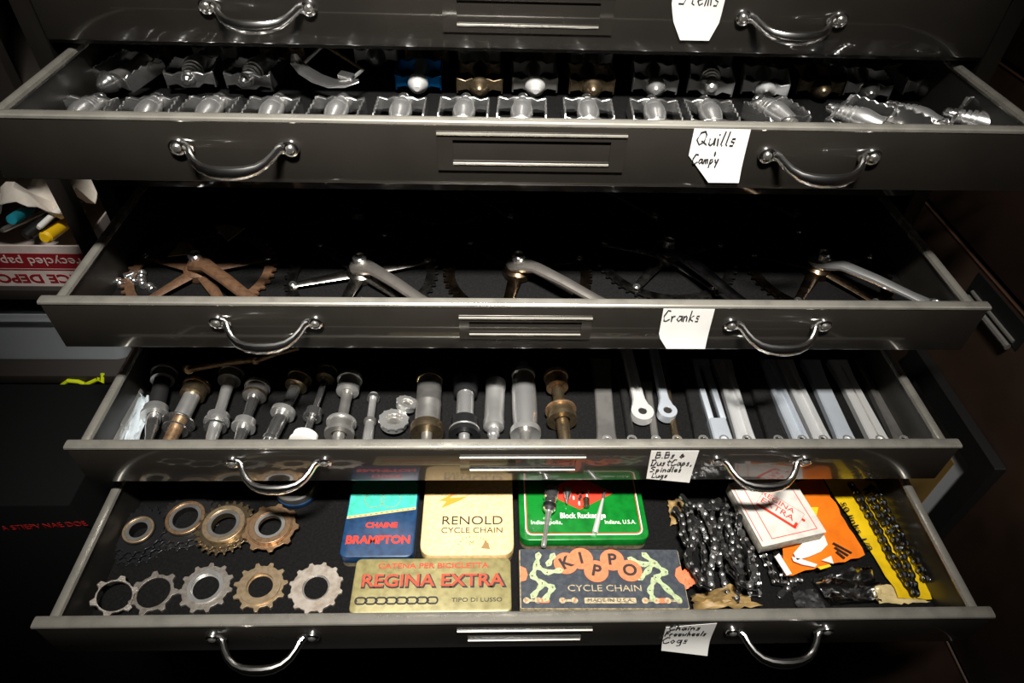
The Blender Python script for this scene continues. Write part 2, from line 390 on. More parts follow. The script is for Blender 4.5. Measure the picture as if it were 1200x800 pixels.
note(4, [(-.026, -.010), (.0325, -.008), (.037, -.083), (-.021, -.078)],
     [('Chains', -.021, -.0245, .0125, .95), ('Freewheels', -.0225, -.041, .0125, .74), ('Cogs', -.0225, -.060, .0145, .95)], 'curled white note with three lines of handwriting on the lowest open drawer', .008)

# ------------------------------------------------------------------ second drawer: quill pedals
def pedal(name, label, loc, rot, mats, ringed, group=None):
    """pedal lying flat: outer bracket at y=0 with a dust cap towards -y, cage plates and barrel running to +y"""
    t = thing(name, label, 'pedal', loc, 0, group, rot)
    mc, mb_, md = mats
    c = MB()
    top = [(0, .026), (.006, .0285), (.010, .026), (.016, .0285), (.021, .026), (.027, .0285), (.032, .026), (.038, .0285), (.043, .026), (.049, .0285), (.056, .022)]
    poly = [(0, .006)] + top + [(.058, .008)]
    poly = [poly[0], poly[-1]] + list(reversed(top))
    for s in (-1, 1):                                              # side plates, notched along the top
        Mx = Matrix(((0, 0, 1, s * .0282), (1, 0, 0, 0), (0, 1, 0, 0), (0, 0, 0, 1)))
        c.prism(poly, -.0013, .0013, Mx)
    My = Matrix(((1, 0, 0, 0), (0, 0, 1, 0), (0, 1, 0, 0), (0, 0, 0, 1)))
    br = [(-.0282, .010), (-.016, .012), (-.009, .007), (.009, .007), (.016, .012), (.0282, .010), (.0282, .0265), (.018, .0235), (.011, .0265), (-.011, .0265), (-.018, .0235), (-.0282, .0265)]
    c.prism(br, -.0022, .0026, My); c.prism([(x * .98, z) for x, z in br], .052, .0545, My)
    soften(c.build('cage', mc, t, 28), .0009)
    axis = Matrix.Translation((0, 0, .0195 if ringed else .0165)) @ Matrix.Rotation(-PI / 2, 4, 'X')
    k = MB()
    if ringed:
        k.lathe([(.0075, .001), (.0088, .004), (.0088, .0065), (.0074, .0072), (.0074, .0085), (.0104, .0092), (.0104, .0125), (.0090, .0130), (.0090, .0145), (.0120, .0152), (.0122, .0190), (.0106, .0196), (.0106, .0212), (.0130, .0220), (.0134, .031), (.0126, .037), (.0110, .044), (.0098, .053)], 18, axis)
    else:
        k.lathe([(.0105, .001), (.0085, .010), (.0075, .022), (.0078, .036), (.0095, .048), (.0105, .053)], 18, axis)
    k.build('barrel', mb_, t)
    e = MB()
    if ringed: e.lathe([(.0080, .0), (.0084, -.005), (.0062, -.0065), (.0072, -.0080), (.0066, -.0125), (.0035, -.0150)], 16, axis)
    else: e.lathe([(.0128, -.0012), (.0132, -.004), (.0118, -.0085), (.0105, -.010), (.0098, -.0135), (.0066, -.0175), (.0058, -.019), (.0035, -.0205)], 20, axis)
    e.build('dust_cap', md, t)
    a = MB().lathe([(.0052, .053), (.0066, .056), (.0066, .060), (.0045, .061), (.0045, .079), (.0040, .080)], 14, axis); a.build('axle', 'steel_dull', t)
    return t
F1 = FL[1]
CH = ('chrome', 'barrel_alloy', 'chrome')
lab_front = 'chrome quill pedal with ringed barrel in the front row behind the Quills note'
proto = None
for px in (103, 174, 248, 320, 397, 470, 545, 613, 690, 768, 832):
    p = at(px, 119 + max(0, (px - 600) * .012), F1 + .027)
    rz = PI + random.uniform(-.06, .06) - (.16 if px == 103 else 0)
    loc = (p.x, p.y + .016, F1)
    if proto is None: proto = pedal('quill_pedal', lab_front, loc, (0, 0, rz), CH, True, 'front row chrome pedals')
    else: dup(proto, loc, (random.uniform(-.03, .03), 0, rz), None, 'front row chrome pedals')
p = at(900, 121, F1 + .027)
pedal('quill_pedal', 'chrome quill pedal turned askew at the end of the front row', (p.x, p.y + .016, F1), (0, 0, PI + .35), CH, True)
def at_pedal(px, py, label, mats, ringed=False, rz=0, rx=0, ry=0, dz=0, name='quill_pedal', z=.018, group=None):
    q = at(px, py, F1 + z + dz)
    return pedal(name, label, (q.x, q.y, F1 + dz), (rx, ry, rz), mats, ringed, group)
at_pedal(490, 95, 'blue anodised pedal with a silver dust cap', ('blue_anodised', 'alloy_bright', 'alloy_bright'), name='pedal')
at_pedal(562, 99, 'tarnished bronze pedal beside the blue pedal', ('bronze', 'bronze', 'bronze'))
at_pedal(627, 98, 'grey pedal with a smooth round silver dust cap between two bronze pedals', ('steel_dull', 'chrome_worn', 'alloy_bright'))
at_pedal(694, 100, 'brownish pedal with a large round bronze dust cap and steel cage', ('bronze', 'steel_dull', 'bronze'))
at_pedal(768, 99, 'worn chrome pedal with curved wing bracket right of the bronze pedals', ('chrome_worn', 'steel_dull', 'chrome_worn'), rz=-.12)
at_pedal(833, 101, 'worn chrome pedal next to the curved wing pedal', ('chrome_worn', 'chrome_worn', 'chrome_worn'), True, rz=-.2)
at_pedal(897, 103, 'dull silver pedal with a broad white bracket', ('alloy', 'alloy', 'alloy'), rz=-.25)
at_pedal(962, 101, 'small golden bronze pedal near the end of the rear row', ('bronze', 'bronze', 'bronze'), rz=-.1)
at_pedal(1018, 104, 'chrome pedal with thin cage beyond the golden pedal', ('chrome', 'steel_dull', 'chrome'), rz=-.2)
at_pedal(1085, 100, 'dark chrome pedal at the right end of the rear row', ('chrome_worn', 'steel_dark', 'steel_dull'), rz=.15)
at_pedal(985, 128, 'chrome pedal lying diagonally with its cage edge up, beside the askew pedal', CH, True, rz=PI + .75, ry=.25, dz=.010, z=.02)
at_pedal(1048, 128, 'large chrome pedal lying diagonally with a broad polished barrel', CH, True, rz=PI + .62, ry=-.3, dz=.011, z=.02)
at_pedal(1122, 134, 'chrome pedal resting alone by the right drawer wall', CH, True, rz=PI + .85, ry=.35, dz=.011, z=.018)
at_pedal(133, 92, 'chrome pedal with a bent quill hook at the left of the rear row', ('chrome', 'steel_dull', 'chrome'), rz=-.5, rx=.15, dz=.006)
at_pedal(222, 92, 'chrome pedal with a long plain bracket in the rear row', ('chrome', 'alloy_bright', 'chrome'), True, rz=.1, dz=.004)
at_pedal(290, 94, 'chrome pedal with flat rear plates left of the curved pedal plate', ('chrome', 'alloy', 'chrome'), True, rz=-.1, dz=.004)
lab_back = 'dim pedal in the shadowed third row of the Quills drawer'
for k, px in enumerate((170, 250, 330, 440, 500, 562, 627, 694, 768, 835, 905, 975)):
    q = at(px, 66 + (px - 600) * .015, F1 + .02)
    mm = (('bronze', 'bronze', 'bronze'), ('chrome_worn', 'steel_dull', 'chrome_worn'))[k % 2]
    pedal('quill_pedal', lab_back, (q.x, q.y + .004, F1), (0, 0, random.uniform(-.15, .15)), mm, False, 'third row pedals')
# curved polished pedal plate leaning on the rear row
t = thing('pedal_plate', 'long curved polished pedal plate with a bronze bar lying on the rear row', 'pedal', at(382, 88, F1 + .036), 0, None, (.12, .10, -.32))
b = MB()
pts = [(-.044, .006, .012), (-.040, .002, .006), (-.026, -.004, .001), (-.008, -.008, -.002), (.012, -.009, -.003), (.030, -.006, .0), (.044, .0, .004)]
b.tube(pts, [(.004, .003), (.008, .0022), (.010, .002), (.011, .002), (.011, .002), (.009, .002), (.003, .0015)], 10); b.build('plate', 'chrome', t)
b = MB(); b.tube([(-.030, .046, .012), (-.018, .044, .010), (.036, .030, .0)], [(.003, .0025), (.004, .002), (.002, .002)], 8); b.build('bar', 'bronze', t)
b = MB(); b.tube([(-.034, .002, .002), (-.026, .046, .010)], .0022, 8); b.tube([(.030, -.004, .0), (.034, .030, .0)], .0022, 8); b.build('cross_bar', 'chrome_worn', t)
b = MB(); b.box(.016, .034, -.002, .010, .001, .006, .001); b.build('reflector_clip', 'chrome', t)

# ------------------------------------------------------------------ third drawer: cranksets
F2 = FL[2]
def crankset(label, c, end, r, nt, mr, ma, tilt=(0, 0), spider=5, group=None):
    t = thing('crankset', label, 'crankset', (c[0], c[1], F2), 0, group, (tilt[0], tilt[1], 0))
    g = gear(r, nt, .0046); n = len(g)
    b = MB(); b.plate(g, [((r - .016) * math.cos(math.atan2(y, x)), (r - .016) * math.sin(math.atan2(y, x))) for x, y in g], .004, .0068)
    ring = b.build('chainring', mr, t, 25)
    b = MB()
    for k in range(spider):
        a = 2 * PI * k / spider + .3
        ca, sa = math.cos(a), math.sin(a)
        b.tube([(ca * .012, sa * .012, .010), (ca * r * .55, sa * r * .55, .009), (ca * (r - .012), sa * (r - .012), .0082)], [(.010, .003), (.007, .0024), (.0055, .0016)], 8)
    b.lathe([(.020, .002), (.021, .012), (.017, .016)], 20); b.build('spider', mr if mr != 'chrome' else 'chrome', t)
    for k in range(spider):
        a = 2 * PI * k / spider + .3
        q = MB().lathe([(.0050, .009), (.0050, .0105), (.0036, .0118), (.0018, .0112)], 10, Matrix.Translation((math.cos(a) * (r - .012), math.sin(a) * (r - .012), 0)))
        q.build('chainring_bolt', 'chrome', t)
    ex, ey = end[0] - c[0], end[1] - c[1]; L = math.hypot(ex, ey); ux, uy = ex / L, ey / L
    b = MB(); zz = lambda f: .018 + .014 * min(1, f * 4)
    path = [(ux * L * f, uy * L * f, zz(f)) for f in (-.09, 0, .1, .2, .5, .8, .93, 1.0, 1.05)]
    b.tube(path, [(.010, .008), (.016, .010), (.013, .008), (.0095, .0062), (.0085, .0056), (.0078, .005), (.0095, .0055), (.0105, .0058), (.006, .005)], 12)
    b.build('crank_arm', ma, t)
    b = MB().lathe([(.0090, .026), (.0095, .034), (.0075, .036), (.0045, .034)], 16, Matrix.Translation((0, 0, 0))); b.build('crank_bolt', 'chrome', t)
    b = MB(); b.plate(circ(.0078, 18), circ(.0048, 18), zz(1) + .004, zz(1) + .0072, Matrix.Translation((ux * L, uy * L, 0))); b.build('pedal_eye', 'chrome', t)
    return t
crankset('rusty brown crankset with a rust-coated chainring and arm', (-.428, -.085), (-.320, -.185), .098, 46, 'rust', 'rust')
crankset('steel crankset with thin cut-out chainring and slim polished arm', (-.214, -.088), (-.108, -.190), .102, 48, 'ring_steel', 'arm_chrome', spider=6)
crankset('crankset with toothed brownish chainring and ribbed grey arm', (-.004, -.080), (.112, -.190), .102, 50, 'ring_bronze', 'arm_chrome', spider=3)
crankset('crankset with a pale chromed chainring rim and dark arm', (.206, -.044), (.282, -.190), .100, 48, 'ring_steel', 'arm_dark', spider=5)
crankset('crankset with dark chainring and bright chrome arm near the right wall', (.416, -.070), (.516, -.178), .100, 52, 'ring_bronze', 'barrel_alloy', spider=5)
for k, (x, y) in enumerate(((-.33, .125), (-.11, .13), (.10, .135), (.31, .14))):
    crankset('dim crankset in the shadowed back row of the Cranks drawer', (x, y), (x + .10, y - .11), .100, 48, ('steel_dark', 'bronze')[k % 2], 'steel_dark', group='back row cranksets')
for k, (px, py, s, rz) in enumerate(((212, 291, .030, .2), (262, 271, .034, -.3))):
    q = at(px, py, F2 + .030)
    b = MB(); b.prism([(-s * .5, -s * .45), (s * .45, -s * .45), (s * .55, 0), (s * .3, s * .5), (-s * .15, s * .5)] if k == 0 else [(-s * .6, s * .25), (-s * .1, -s * .1), (s * .5, -s * .5), (s * .65, s * .5), (-s * .2, s * .5)], .010, .011)
    o = b.build('cardboard_scrap', 'cardboard', None, loc=(q.x, q.y, F2 + .018)); o.rotation_euler = (0, 0, rz)
    tag(o, ('small tan cardboard scrap lying on the rusty crankset', 'wide torn tan cardboard scrap behind the rusty crankset')[k], 'cardboard')
bolt = None
for px, py in ((118, 343), (121, 336), (140, 331), (156, 328), (166, 322), (167, 331), (177, 337), (152, 322)):
    q = at(px, py, F2 + .006)
    if bolt is None:
        bolt = thing('chainring_bolt', 'shiny loose chainring bolt beside the left drawer wall', 'bolt', (q.x, q.y, F2 + .0055), 0, 'loose chainring bolts')
        Mx = Matrix.Rotation(PI / 2, 4, 'X')
        MB().lathe([(.0052, -.007), (.0056, -.0055), (.0056, -.004), (.0036, -.0036), (.0036, .007)], 14, Mx).build('sleeve', 'chrome', bolt)
        MB().lathe([(.0054, .0045), (.0056, .006), (.0046, .0072), (.0022, .0066)], 14, Mx).build('head', 'chrome', bolt)
        bolt.rotation_euler = (0, 0, .4)
    else: dup(bolt, (q.x, q.y, F2 + .0055), (0, 0, random.uniform(-1.2, 1.2)), None, 'loose chainring bolts')

# ------------------------------------------------------------------ fourth drawer: bottom brackets and crank arms
F3 = FL[3]
def bracket(label, near, far, parts, zc=.0175, name='bottom_bracket', group=None, tail=0.0):
    """spindle lying in the depth direction; near/far are the picture points of its ends; parts = (name, material, profile in fractions of length)"""
    a = at(near[0], near[1], F3 + zc); c = at(far[0], far[1], F3 + zc); d = c - a; L = d.length
    lim = Y[3] + .017 + .12 * L                                    # keep the near end clear of the drawer front
    if a.y < lim: a = a + d * ((lim - a.y) / d.y)
    t = thing(name, label, 'bottom bracket', (a.x, a.y, F3), math.atan2(d.y, d.x) - PI / 2, group)
    ax = Matrix.Translation((0, 0, zc)) @ Matrix.Rotation(-PI / 2, 4, 'X')
    for nm, m, prof in parts:
        o = MB().lathe([(r, f * L) for r, f in prof], 22, ax).build(nm, m, t)
    return t
def spin(r, m='steel_dull', taper=True): return ('spindle', m, [(r * .62, -.10), (r * .66, -.02), (r * .95, .10), (r, .2), (r * .85, .45), (r * .85, .6), (r, .8), (r * .66, 1.05)])
def cup(f, r, m, w=.11, dirn=1, name='cup'):
    e = .02
    return (name, m, [(r * .45, f - w * .3 * dirn), (r * .55, f - w * .5 * dirn), (r, f - w * .5 * dirn), (r * 1.02, f - w * .25 * dirn), (r * .90, f - w * .22 * dirn), (r * .90, f + w * .5 * dirn), (r * .55, f + w * .55 * dirn), (r * .4, f + w * .5 * dirn)])
def flange(f, r, m, w=.02, name='lockring'): return (name, m, [(r * .8, f - w), (r, f - w), (r * 1.02, f), (r, f + w), (r * .8, f + w)])
bracket('dark bottom bracket with a pale grey near cup, next to the silver tube', (176, 510), (193, 435), [spin(.0085, 'chrome'), cup(.34, .0175, 'chrome_worn', .12), cup(.92, .0175, 'steel_dull', .16, -1), ('sleeve', 'black_rubber', [(.011, .42), (.011, .88)])])
bracket('bottom bracket with a large loose steel ring around a brown spindle', (197, 520), (233, 448), [('spindle', 'rusty_steel', [(.0055, -.1), (.0085, .02), (.009, .36)]), ('sleeve', 'chrome_worn', [(.0098, .36), (.0112, .40), (.0112, .78), (.0098, .80)]), cup(.86, .0185, 'bronze', .2, -1), flange(.33, .021, 'chrome', .012), flange(.22, .0165, 'chrome', .012, 'washer')], .019)
bracket('bottom bracket with white-metal ringed near cup and slim grey spindle', (246, 521), (272, 435), [spin(.0085, 'chrome_worn'), cup(.32, .0165, 'barrel_alloy', .10), flange(.22, .0145, 'chrome', .012), cup(.92, .0175, 'steel_dull', .14, -1)])
bracket('bottom bracket with a waisted chrome spindle and dark far cup', (278, 522), (303, 450), [('spindle', 'chrome', [(.006, -.1), (.007, .1), (.009, .25), (.0065, .5), (.0085, .75), (.006, 1)]), cup(.32, .0155, 'chrome_worn', .12), cup(.88, .0175, 'steel_dull', .2, -1), flange(.80, .0165, 'bronze', .02)])
bracket('long bottom bracket with pronged lockring halfway along its spindle', (314, 520), (354, 438), [('spindle', 'chrome', [(.006, -.08), (.0088, .05), (.0098, .3), (.0098, .45), (.0078, .5), (.0088, .85), (.006, 1)]), flange(.42, .0165, 'chrome_worn', .03), flange(.06, .0105, 'chrome', .02, 'nut'), cup(.88, .0175, 'bronze', .16, -1)])
bracket('thin spindle with a white plastic cup at its near end', (355, 520), (386, 430), [('spindle', 'chrome', [(.004, -.05), (.005, .2), (.0042, .5), (.0055, 1)]), ('plastic_cup', 'white_plastic', [(.006, .10), (.0165, .10), (.0165, .04), (.019, .03), (.019, 0), (.012, -.01)]), cup(.36, .0125, 'chrome', .10), cup(.90, .0145, 'bronze', .14, -1)])
bracket('steel bottom bracket with wide matching toothed cups', (395, 522), (411, 440), [spin(.0085, 'steel_dull'), cup(.22, .0195, 'steel_dull', .18), flange(.30, .020, 'chrome_worn', .015), cup(.86, .0175, 'chrome_worn', .22, -1)], .0195)
bracket('small bare axle with nuts, between bottom brackets', (430, 522), (438, 462), [('spindle', 'chrome_worn', [(.006, -.1), (.0075, .05), (.0068, .4), (.0052, .5), (.0052, .9), (.0062, 1)]), flange(.45, .0085, 'steel_dull', .03, 'nut'), flange(.92, .0088, 'chrome', .03, 'nut')], .009)
bracket('cartridge bottom bracket with bronze end flanges and smooth steel body', (500, 512), (504, 440), [('spindle', 'steel_dull', [(.0065, -.12), (.0075, .02), (.0075, 1)]), ('shell', 'steel_dull', [(.012, .1), (.0172, .12), (.0172, .48), (.0178, .49), (.0178, .52), (.0172, .53), (.0172, .92), (.012, .94)]), flange(.10, .022, 'bronze', .06, 'flange'), flange(.93, .0185, 'bronze', .04, 'flange')], .0225)
bracket('bottom bracket with black plastic cups and a silver centre tube', (544, 512), (546, 445), [('spindle', 'chrome_worn', [(.0065, -.14), (.0075, .02), (.0075, 1)]), ('shell', 'barrel_alloy', [(.0118, .3), (.0120, .32), (.0120, .74), (.0118, .76)]), cup(.14, .0205, 'black_anodised', .26), flange(.10, .0205, 'chrome_worn', .012), ('far_cup', 'black_anodised', [(.013, .72), (.0165, .74), (.0175, .86), (.0185, .98), (.012, 1.0)])], .021)
bracket('narrow silver cartridge bottom bracket with a square spindle end', (578, 512), (581, 446), [('spindle', 'barrel_alloy', [(.0058, -.12), (.0064, .0), (.0082, .02), (.0082, .12), (.006, .12), (.006, 1)]), ('shell', 'chrome_worn', [(.010, .14), (.0142, .16), (.0146, .26), (.0138, .28), (.0138, .82), (.0146, .84), (.0146, .96), (.010, .98)])], .0165)
bracket('large bright silver barrel-shaped bottom bracket with a wide rim', (616, 513), (613, 432), [('spindle', 'steel_dull', [(.0062, -.10), (.0068, .0), (.0068, .95), (.0085, 1.0), (.0085, 1.06)]), ('shell', 'barrel_alloy', [(.012, .08), (.0158, .10), (.0172, .3), (.0175, .5), (.0168, .75), (.0148, .92), (.010, .94)]), ('rim', 'chrome_worn', [(.011, .06), (.0205, .03), (.021, .07), (.0205, .10), (.015, .12)]), flange(.90, .0168, 'chrome_worn', .02, 'far_rim')], .0215)
bracket('brassy bottom bracket with a wide dark flange at the end of the row', (662, 514), (651, 440), [('spindle', 'bronze', [(.0068, -.10), (.0085, .0), (.0088, .2), (.0078, .4), (.0085, .75), (.006, 1)]), cup(.36, .0205, 'bronze', .20), flange(.43, .0215, 'rusty_steel', .015), cup(.90, .0175, 'rusty_steel', .22, -1)], .021)
# loose threaded cups standing face up
def loose_cup(px, py, r, label, tx, ty, m, z=.0):
    q = at(px, py, F3 + .012 + z); t = thing('threaded_cup', label, 'cup', (q.x, q.y, F3 + .0075 + z), 0, None, (tx, ty, 0))
    MB().plate(circ(r, 26), circ(r * .62, 26), -.004, .004).build('ring', m, t)
    b = MB(); b.plate(gear(r * 1.12, 12, r * .07), [(x * .55, y * .55) for x, y in gear(r * 1.12, 12, r * .07)], .0035, .006); b.build('flange', m, t)
    MB().lathe([(r * .60, .004), (r * .50, .001), (r * .32, .001), (r * .28, .0035), (r * .12, .0035)], 22, cap0=False).build('bearing_seat', 'steel_dull', t)
loose_cup(461, 492, .0185, 'chromed threaded cup lying face up among bottom brackets', -.12, .1, 'chrome_worn', .006)
loose_cup(476, 472, .014, 'smaller threaded cup leaning behind the face-up cup', -.3, .3, 'chrome_worn', .004)
t = thing('steel_tube', 'short silver tube in a clear bag by the left drawer wall', 'tube', (0, 0, 0))
a = at(132, 522, F3 + .011); c = at(158, 459, F3 + .011); d = c - a
t.location = (a.x, a.y, F3); t.rotation_euler = (0, 0, math.atan2(d.y, d.x) - PI / 2); L = d.length
ax = Matrix.Translation((0, 0, .011)) @ Matrix.Rotation(-PI / 2, 4, 'X')
MB().lathe([(.008, -.005), (.0085, .02 * L), (.0085, .28 * L), (.0105, .30 * L), (.0105, .92 * L), (.0115, .93 * L), (.0115, L), (.006, L)], 20, ax).build('barrel', 'chrome_worn', t)
MB().lathe([(.0055, L), (.0055, L + .02)], 14, ax).build('stem', 'steel_dull', t)
def film(name, poly_px, z, label, m, amp=.003, cat='plastic bag', seed=1):
    """crumpled sheet over the picture quad (four corners)"""
    rnd = random.Random(seed); C4 = [at(x, y, z) for x, y in poly_px]; n = 12; b = MB(); vs = []
    for j in range(n + 1):
        for i in range(n + 1):
            u, v = i / n, j / n
            p = C4[0] * (1 - u) * (1 - v) + C4[1] * u * (1 - v) + C4[2] * u * v + C4[3] * (1 - u) * v
            k = math.sin(u * 9 + v * 4 + seed) * .5 + math.sin(v * 13 - u * 5 + seed * 2) * .4 + rnd.uniform(-.6, .6)
            vs.append((p.x + rnd.uniform(-.0015, .0015), p.y + rnd.uniform(-.0015, .0015), z + amp * (k + .9)))
    o = len(vs); vs += [(x, y, q - .0006) for x, y, q in vs]
    fs = []
    for j in range(n):
        for i in range(n):
            a = j * (n + 1) + i; fs.append((a, a + 1, a + n + 2, a + n + 1)); fs.append((o + a, o + a + n + 1, o + a + n + 2, o + a + 1))
    for i in range(n):
        for a, c in ((i, i + 1), (n * (n + 1) + i + 1, n * (n + 1) + i), ((i + 1) * (n + 1), i * (n + 1)), (i * (n + 1) + n, (i + 1) * (n + 1) + n)): fs.append((a, a + o, c + o, c))
    b.add(vs, fs); ob = b.build(name, m, None, 60); tag(ob, label, cat); return ob
film('plastic_bag', [(108, 521), (126, 521), (150, 452), (137, 448)], F3 + .003, 'crinkled clear film left of the silver tube', 'white_film', .004, seed=3)
film('plastic_bag', [(142, 521), (163, 521), (180, 470), (168, 463)], F3 + .003, 'torn clear film between silver tube and dark bottom bracket', 'white_film', .004, seed=5)

def arm(label, near, far, m, w0=.0125, w1=.0095, groove=0, eye=False, L=.165, h=.012, slot=False, z=0, name='crank_arm', group=None):
    a = at(near[0], near[1], F3 + h); c = at(far[0], far[1], F3 + h); d = (c - a).normalized()
    if a.y < Y[3] + .016: a = a + d * ((Y[3] + .016 - a.y) / d.y)
    t = thing(name, label, 'crank arm', (a.x, a.y, F3 + z), math.atan2(d.y, d.x) - PI / 2, group)
    b = MB(); rings = []; y0 = .020 if eye else 0                   # an eyed arm starts behind the eye, so the hole is open
    fs = (0, .02, .06, .12, .2, .5, .8, .92, 1.0)
    f0, gw, gd = (.10, .12, .006) if slot == 1 else (.30, 0, 0) if slot == 2 else (.10, groove, .0042)
    if slot: fs = (0, .02, .06, f0, f0 + .004, .5, .8, .92, .925, 1.0)
    for f in fs:
        if eye: w = w1 + (w0 * .95 - w1) * math.exp(-(f / .09) ** 2)
        else: w = w1 + (w0 - w1) * math.exp(-(f / .10) ** 2) + .003 * max(0, (f - .8) / .2)
        if f == 0 and not eye: w *= .7
        hh = h * (.75 if f == 0 and not eye else 1); cut = f0 < f < .921 if slot else .10 < f < .95
        g = gw * w if (cut or slot) else gw * w * .2; dp = gd if cut else .0002; k = .98 if slot else .7
        y = y0 + f * (L - y0)
        rings.append([(-w, y, .001), (w, y, .001), (w, y, hh - .002), (w - .0018, y, hh), (g, y, hh), (g * k, y, hh - dp), (-g * k, y, hh - dp), (-g, y, hh), (-w + .0018, y, hh), (-w, y, hh - .002)] if gw else
                     [(-w, y, .001), (w, y, .001), (w, y, hh - .002), (w - .0018, y, hh), (-w + .0018, y, hh), (-w, y, hh - .002)])
    if slot == 2:                                                   # open slot: solid near end, two prongs, solid far end
        b.strips(rings[:4], True, True); b.strips(rings[-2:], True, True); w = w1 + .0002
        for sx in (-1, 1): b.box(min(sx * w * .36, sx * w), max(sx * w * .36, sx * w), f0 * L - .001, .925 * L + .001, .001, h, .0008)
    else: b.strips(rings, True, True)
    b.build('arm', m, t, 25)
    e = MB(); q = Matrix.Translation((0, .012, 0))
    if eye:
        e.plate(circ(w0 * 1.12, 24), circ(.0062, 24), .0006, h + .0014, q); e.build('pedal_eye', m, t)
        MB().plate(circ(.0064, 24), circ(.0055, 24), .001, h + .0006, q).build('eye_thread', 'steel_dull', t)
    else: e.lathe([(.0068, h - .001), (.0068, h + .0012), (.0045, h + .0014), (.0038, h - .001)], 18, q); e.build('pedal_boss', 'chrome_worn', t)
    return t
arm('wide dark blued flat arm right of the brassy bottom bracket', (712, 523), (707, 455), 'steel_dull', .0155, .0125)
arm('white-metal arm ending in a round holed eye', (754, 493), (741, 440), 'alloy_bright', .014, .0085, groove=.35, eye=True, z=.006, L=.15)
arm('arm with a small dark-holed eye beside a brass strip', (783, 492), (772, 440), 'alloy_blue', .0118, .0062, eye=True, z=.006, L=.15)
arm('thin brassy strip arm leaning beside the small eye', (795, 523), (783, 455), 'bronze', .006, .004)
arm('slim blue-black arm between the flat arm and the holed eye', (742, 523), (731, 455), 'steel_dark', .007, .005)
arm('slim dark arm beneath the white-metal eye', (770, 523), (760, 455), 'steel_dull', .006, .005, h=.0055, L=.12)
arm('dark tapered arm left of the slotted arm', (826, 523), (812, 458), 'steel_dark', .0115, .0095)
arm('pale blue arm split by a wide open slot', (851, 523), (830, 455), 'alloy_blue', .0135, .0125, slot=2)
arm('round-fluted silver arm beside the slotted arm', (878, 523), (857, 455), 'alloy', .0145, .0125, groove=.45)
arm('black arm between two silver groups of arms', (915, 523), (893, 458), 'steel_dark', .0155, .013)
arm('worn silver fluted arm right of the black arm', (944, 523), (913, 455), 'alloy_blue', .0125, .0115, groove=.5)
arm('silver fluted arm showing its pedal boss at the drawer lip', (969, 523), (936, 455), 'alloy', .0135, .0115, groove=.5)
arm('smooth pale blue arm with plain rounded face', (997, 523), (966, 455), 'alloy_blue', .0140, .0118)
arm('creamy silver arm with a narrow black engraved line', (1036, 523), (1000, 455), 'alloy_bright', .0155, .0125, slot=1)
arm('dull grey arm with double grooves nearest the right drawer wall', (1064, 523), (1030, 455), 'steel_dull', .0145, .0125, groove=.6)
for k, (a0, a1, r) in enumerate((((222, 433), (300, 421), .004), ((300, 423), (350, 408), .003))):
    p0 = at(*a0, F3 + .045); p1 = at(*a1, F3 + .045); b = MB()
    b.tube([p0, (p0 + p1) / 2 + Vector((0, 0, .002)), p1], r, 8); b.tube([p0, p0 + Vector((-.006, .006, -.004))], r * 1.7, 8)
    o = b.build('rusty_bolt', 'rusty_steel'); tag(o, ('thick rusty bolt lying across the far bottom bracket cups', 'thin rusty rod lying behind the bottom brackets')[k], 'bolt')

# ------------------------------------------------------------------ lowest open drawer: sprockets, freewheels, tins, chains, packets
F4 = FL[4]
def sprocket(label, px, py, r, nt, th, ri, m, mh, hub=0.0, tilt=(0, 0, 0), hr=None, z=0, name='sprocket', cat='sprocket', inner=True):
    q = at(px, py, F4 + .004 + z); t = thing(name, label, cat, (q.x, q.y, F4 + .0008 + z), 0, None, tilt)
    g = gear(r, nt, th); n = len(g)
    MB().plate(g, [(ri * math.cos(math.atan2(y, x)), ri * math.sin(math.atan2(y, x))) for x, y in g], 0, .0038).build('toothed_ring', m, t, 25); soften(t.children[-1], .0005)
    if hub:
        hr_ = hr or (ri + (r - th - ri) * .55)
        MB().plate(circ(hr_, 40), circ(ri * 1.0, 40), .0036, .0036 + hub).build('collar', mh, t)
    if inner: MB().plate(circ(ri * 1.01, 40), circ(ri * .90, 40), .0002, .0018).build('inner_thread', mh, t)
    return t
sprocket('thin open sprocket ring with few teeth at the drawer corner', 133, 698, .0265, 6, .0052, .0188, 'cog_grey', 'steel_dull', 0, (0, .40, .0), z=.0105, inner=False)
sprocket('narrow dark sprocket ring with sparse pointed teeth', 180, 694, .0295, 7, .0055, .0195, 'cog_grey', 'steel_dull', 0, (.02, .02, .5), inner=False)
sprocket('grey sprocket with a wide flat face and double-stepped hole', 241, 688, .0335, 11, .0045, .0175, 'cog_grey', 'chrome_worn', .003, (.01, .05, .2), .0215)
sprocket('brownish sprocket with a raised brass collar', 305, 687, .0335, 11, .0050, .0165, 'cog_brass', 'cog_brass', .003, (.01, .08, .5), .0250)
sprocket('pale flat sprocket with short stubby teeth beside the olive tin', 370, 688, .0345, 12, .0036, .0165, 'cog_pale', 'steel_dull', 0, (.01, .03, .1))
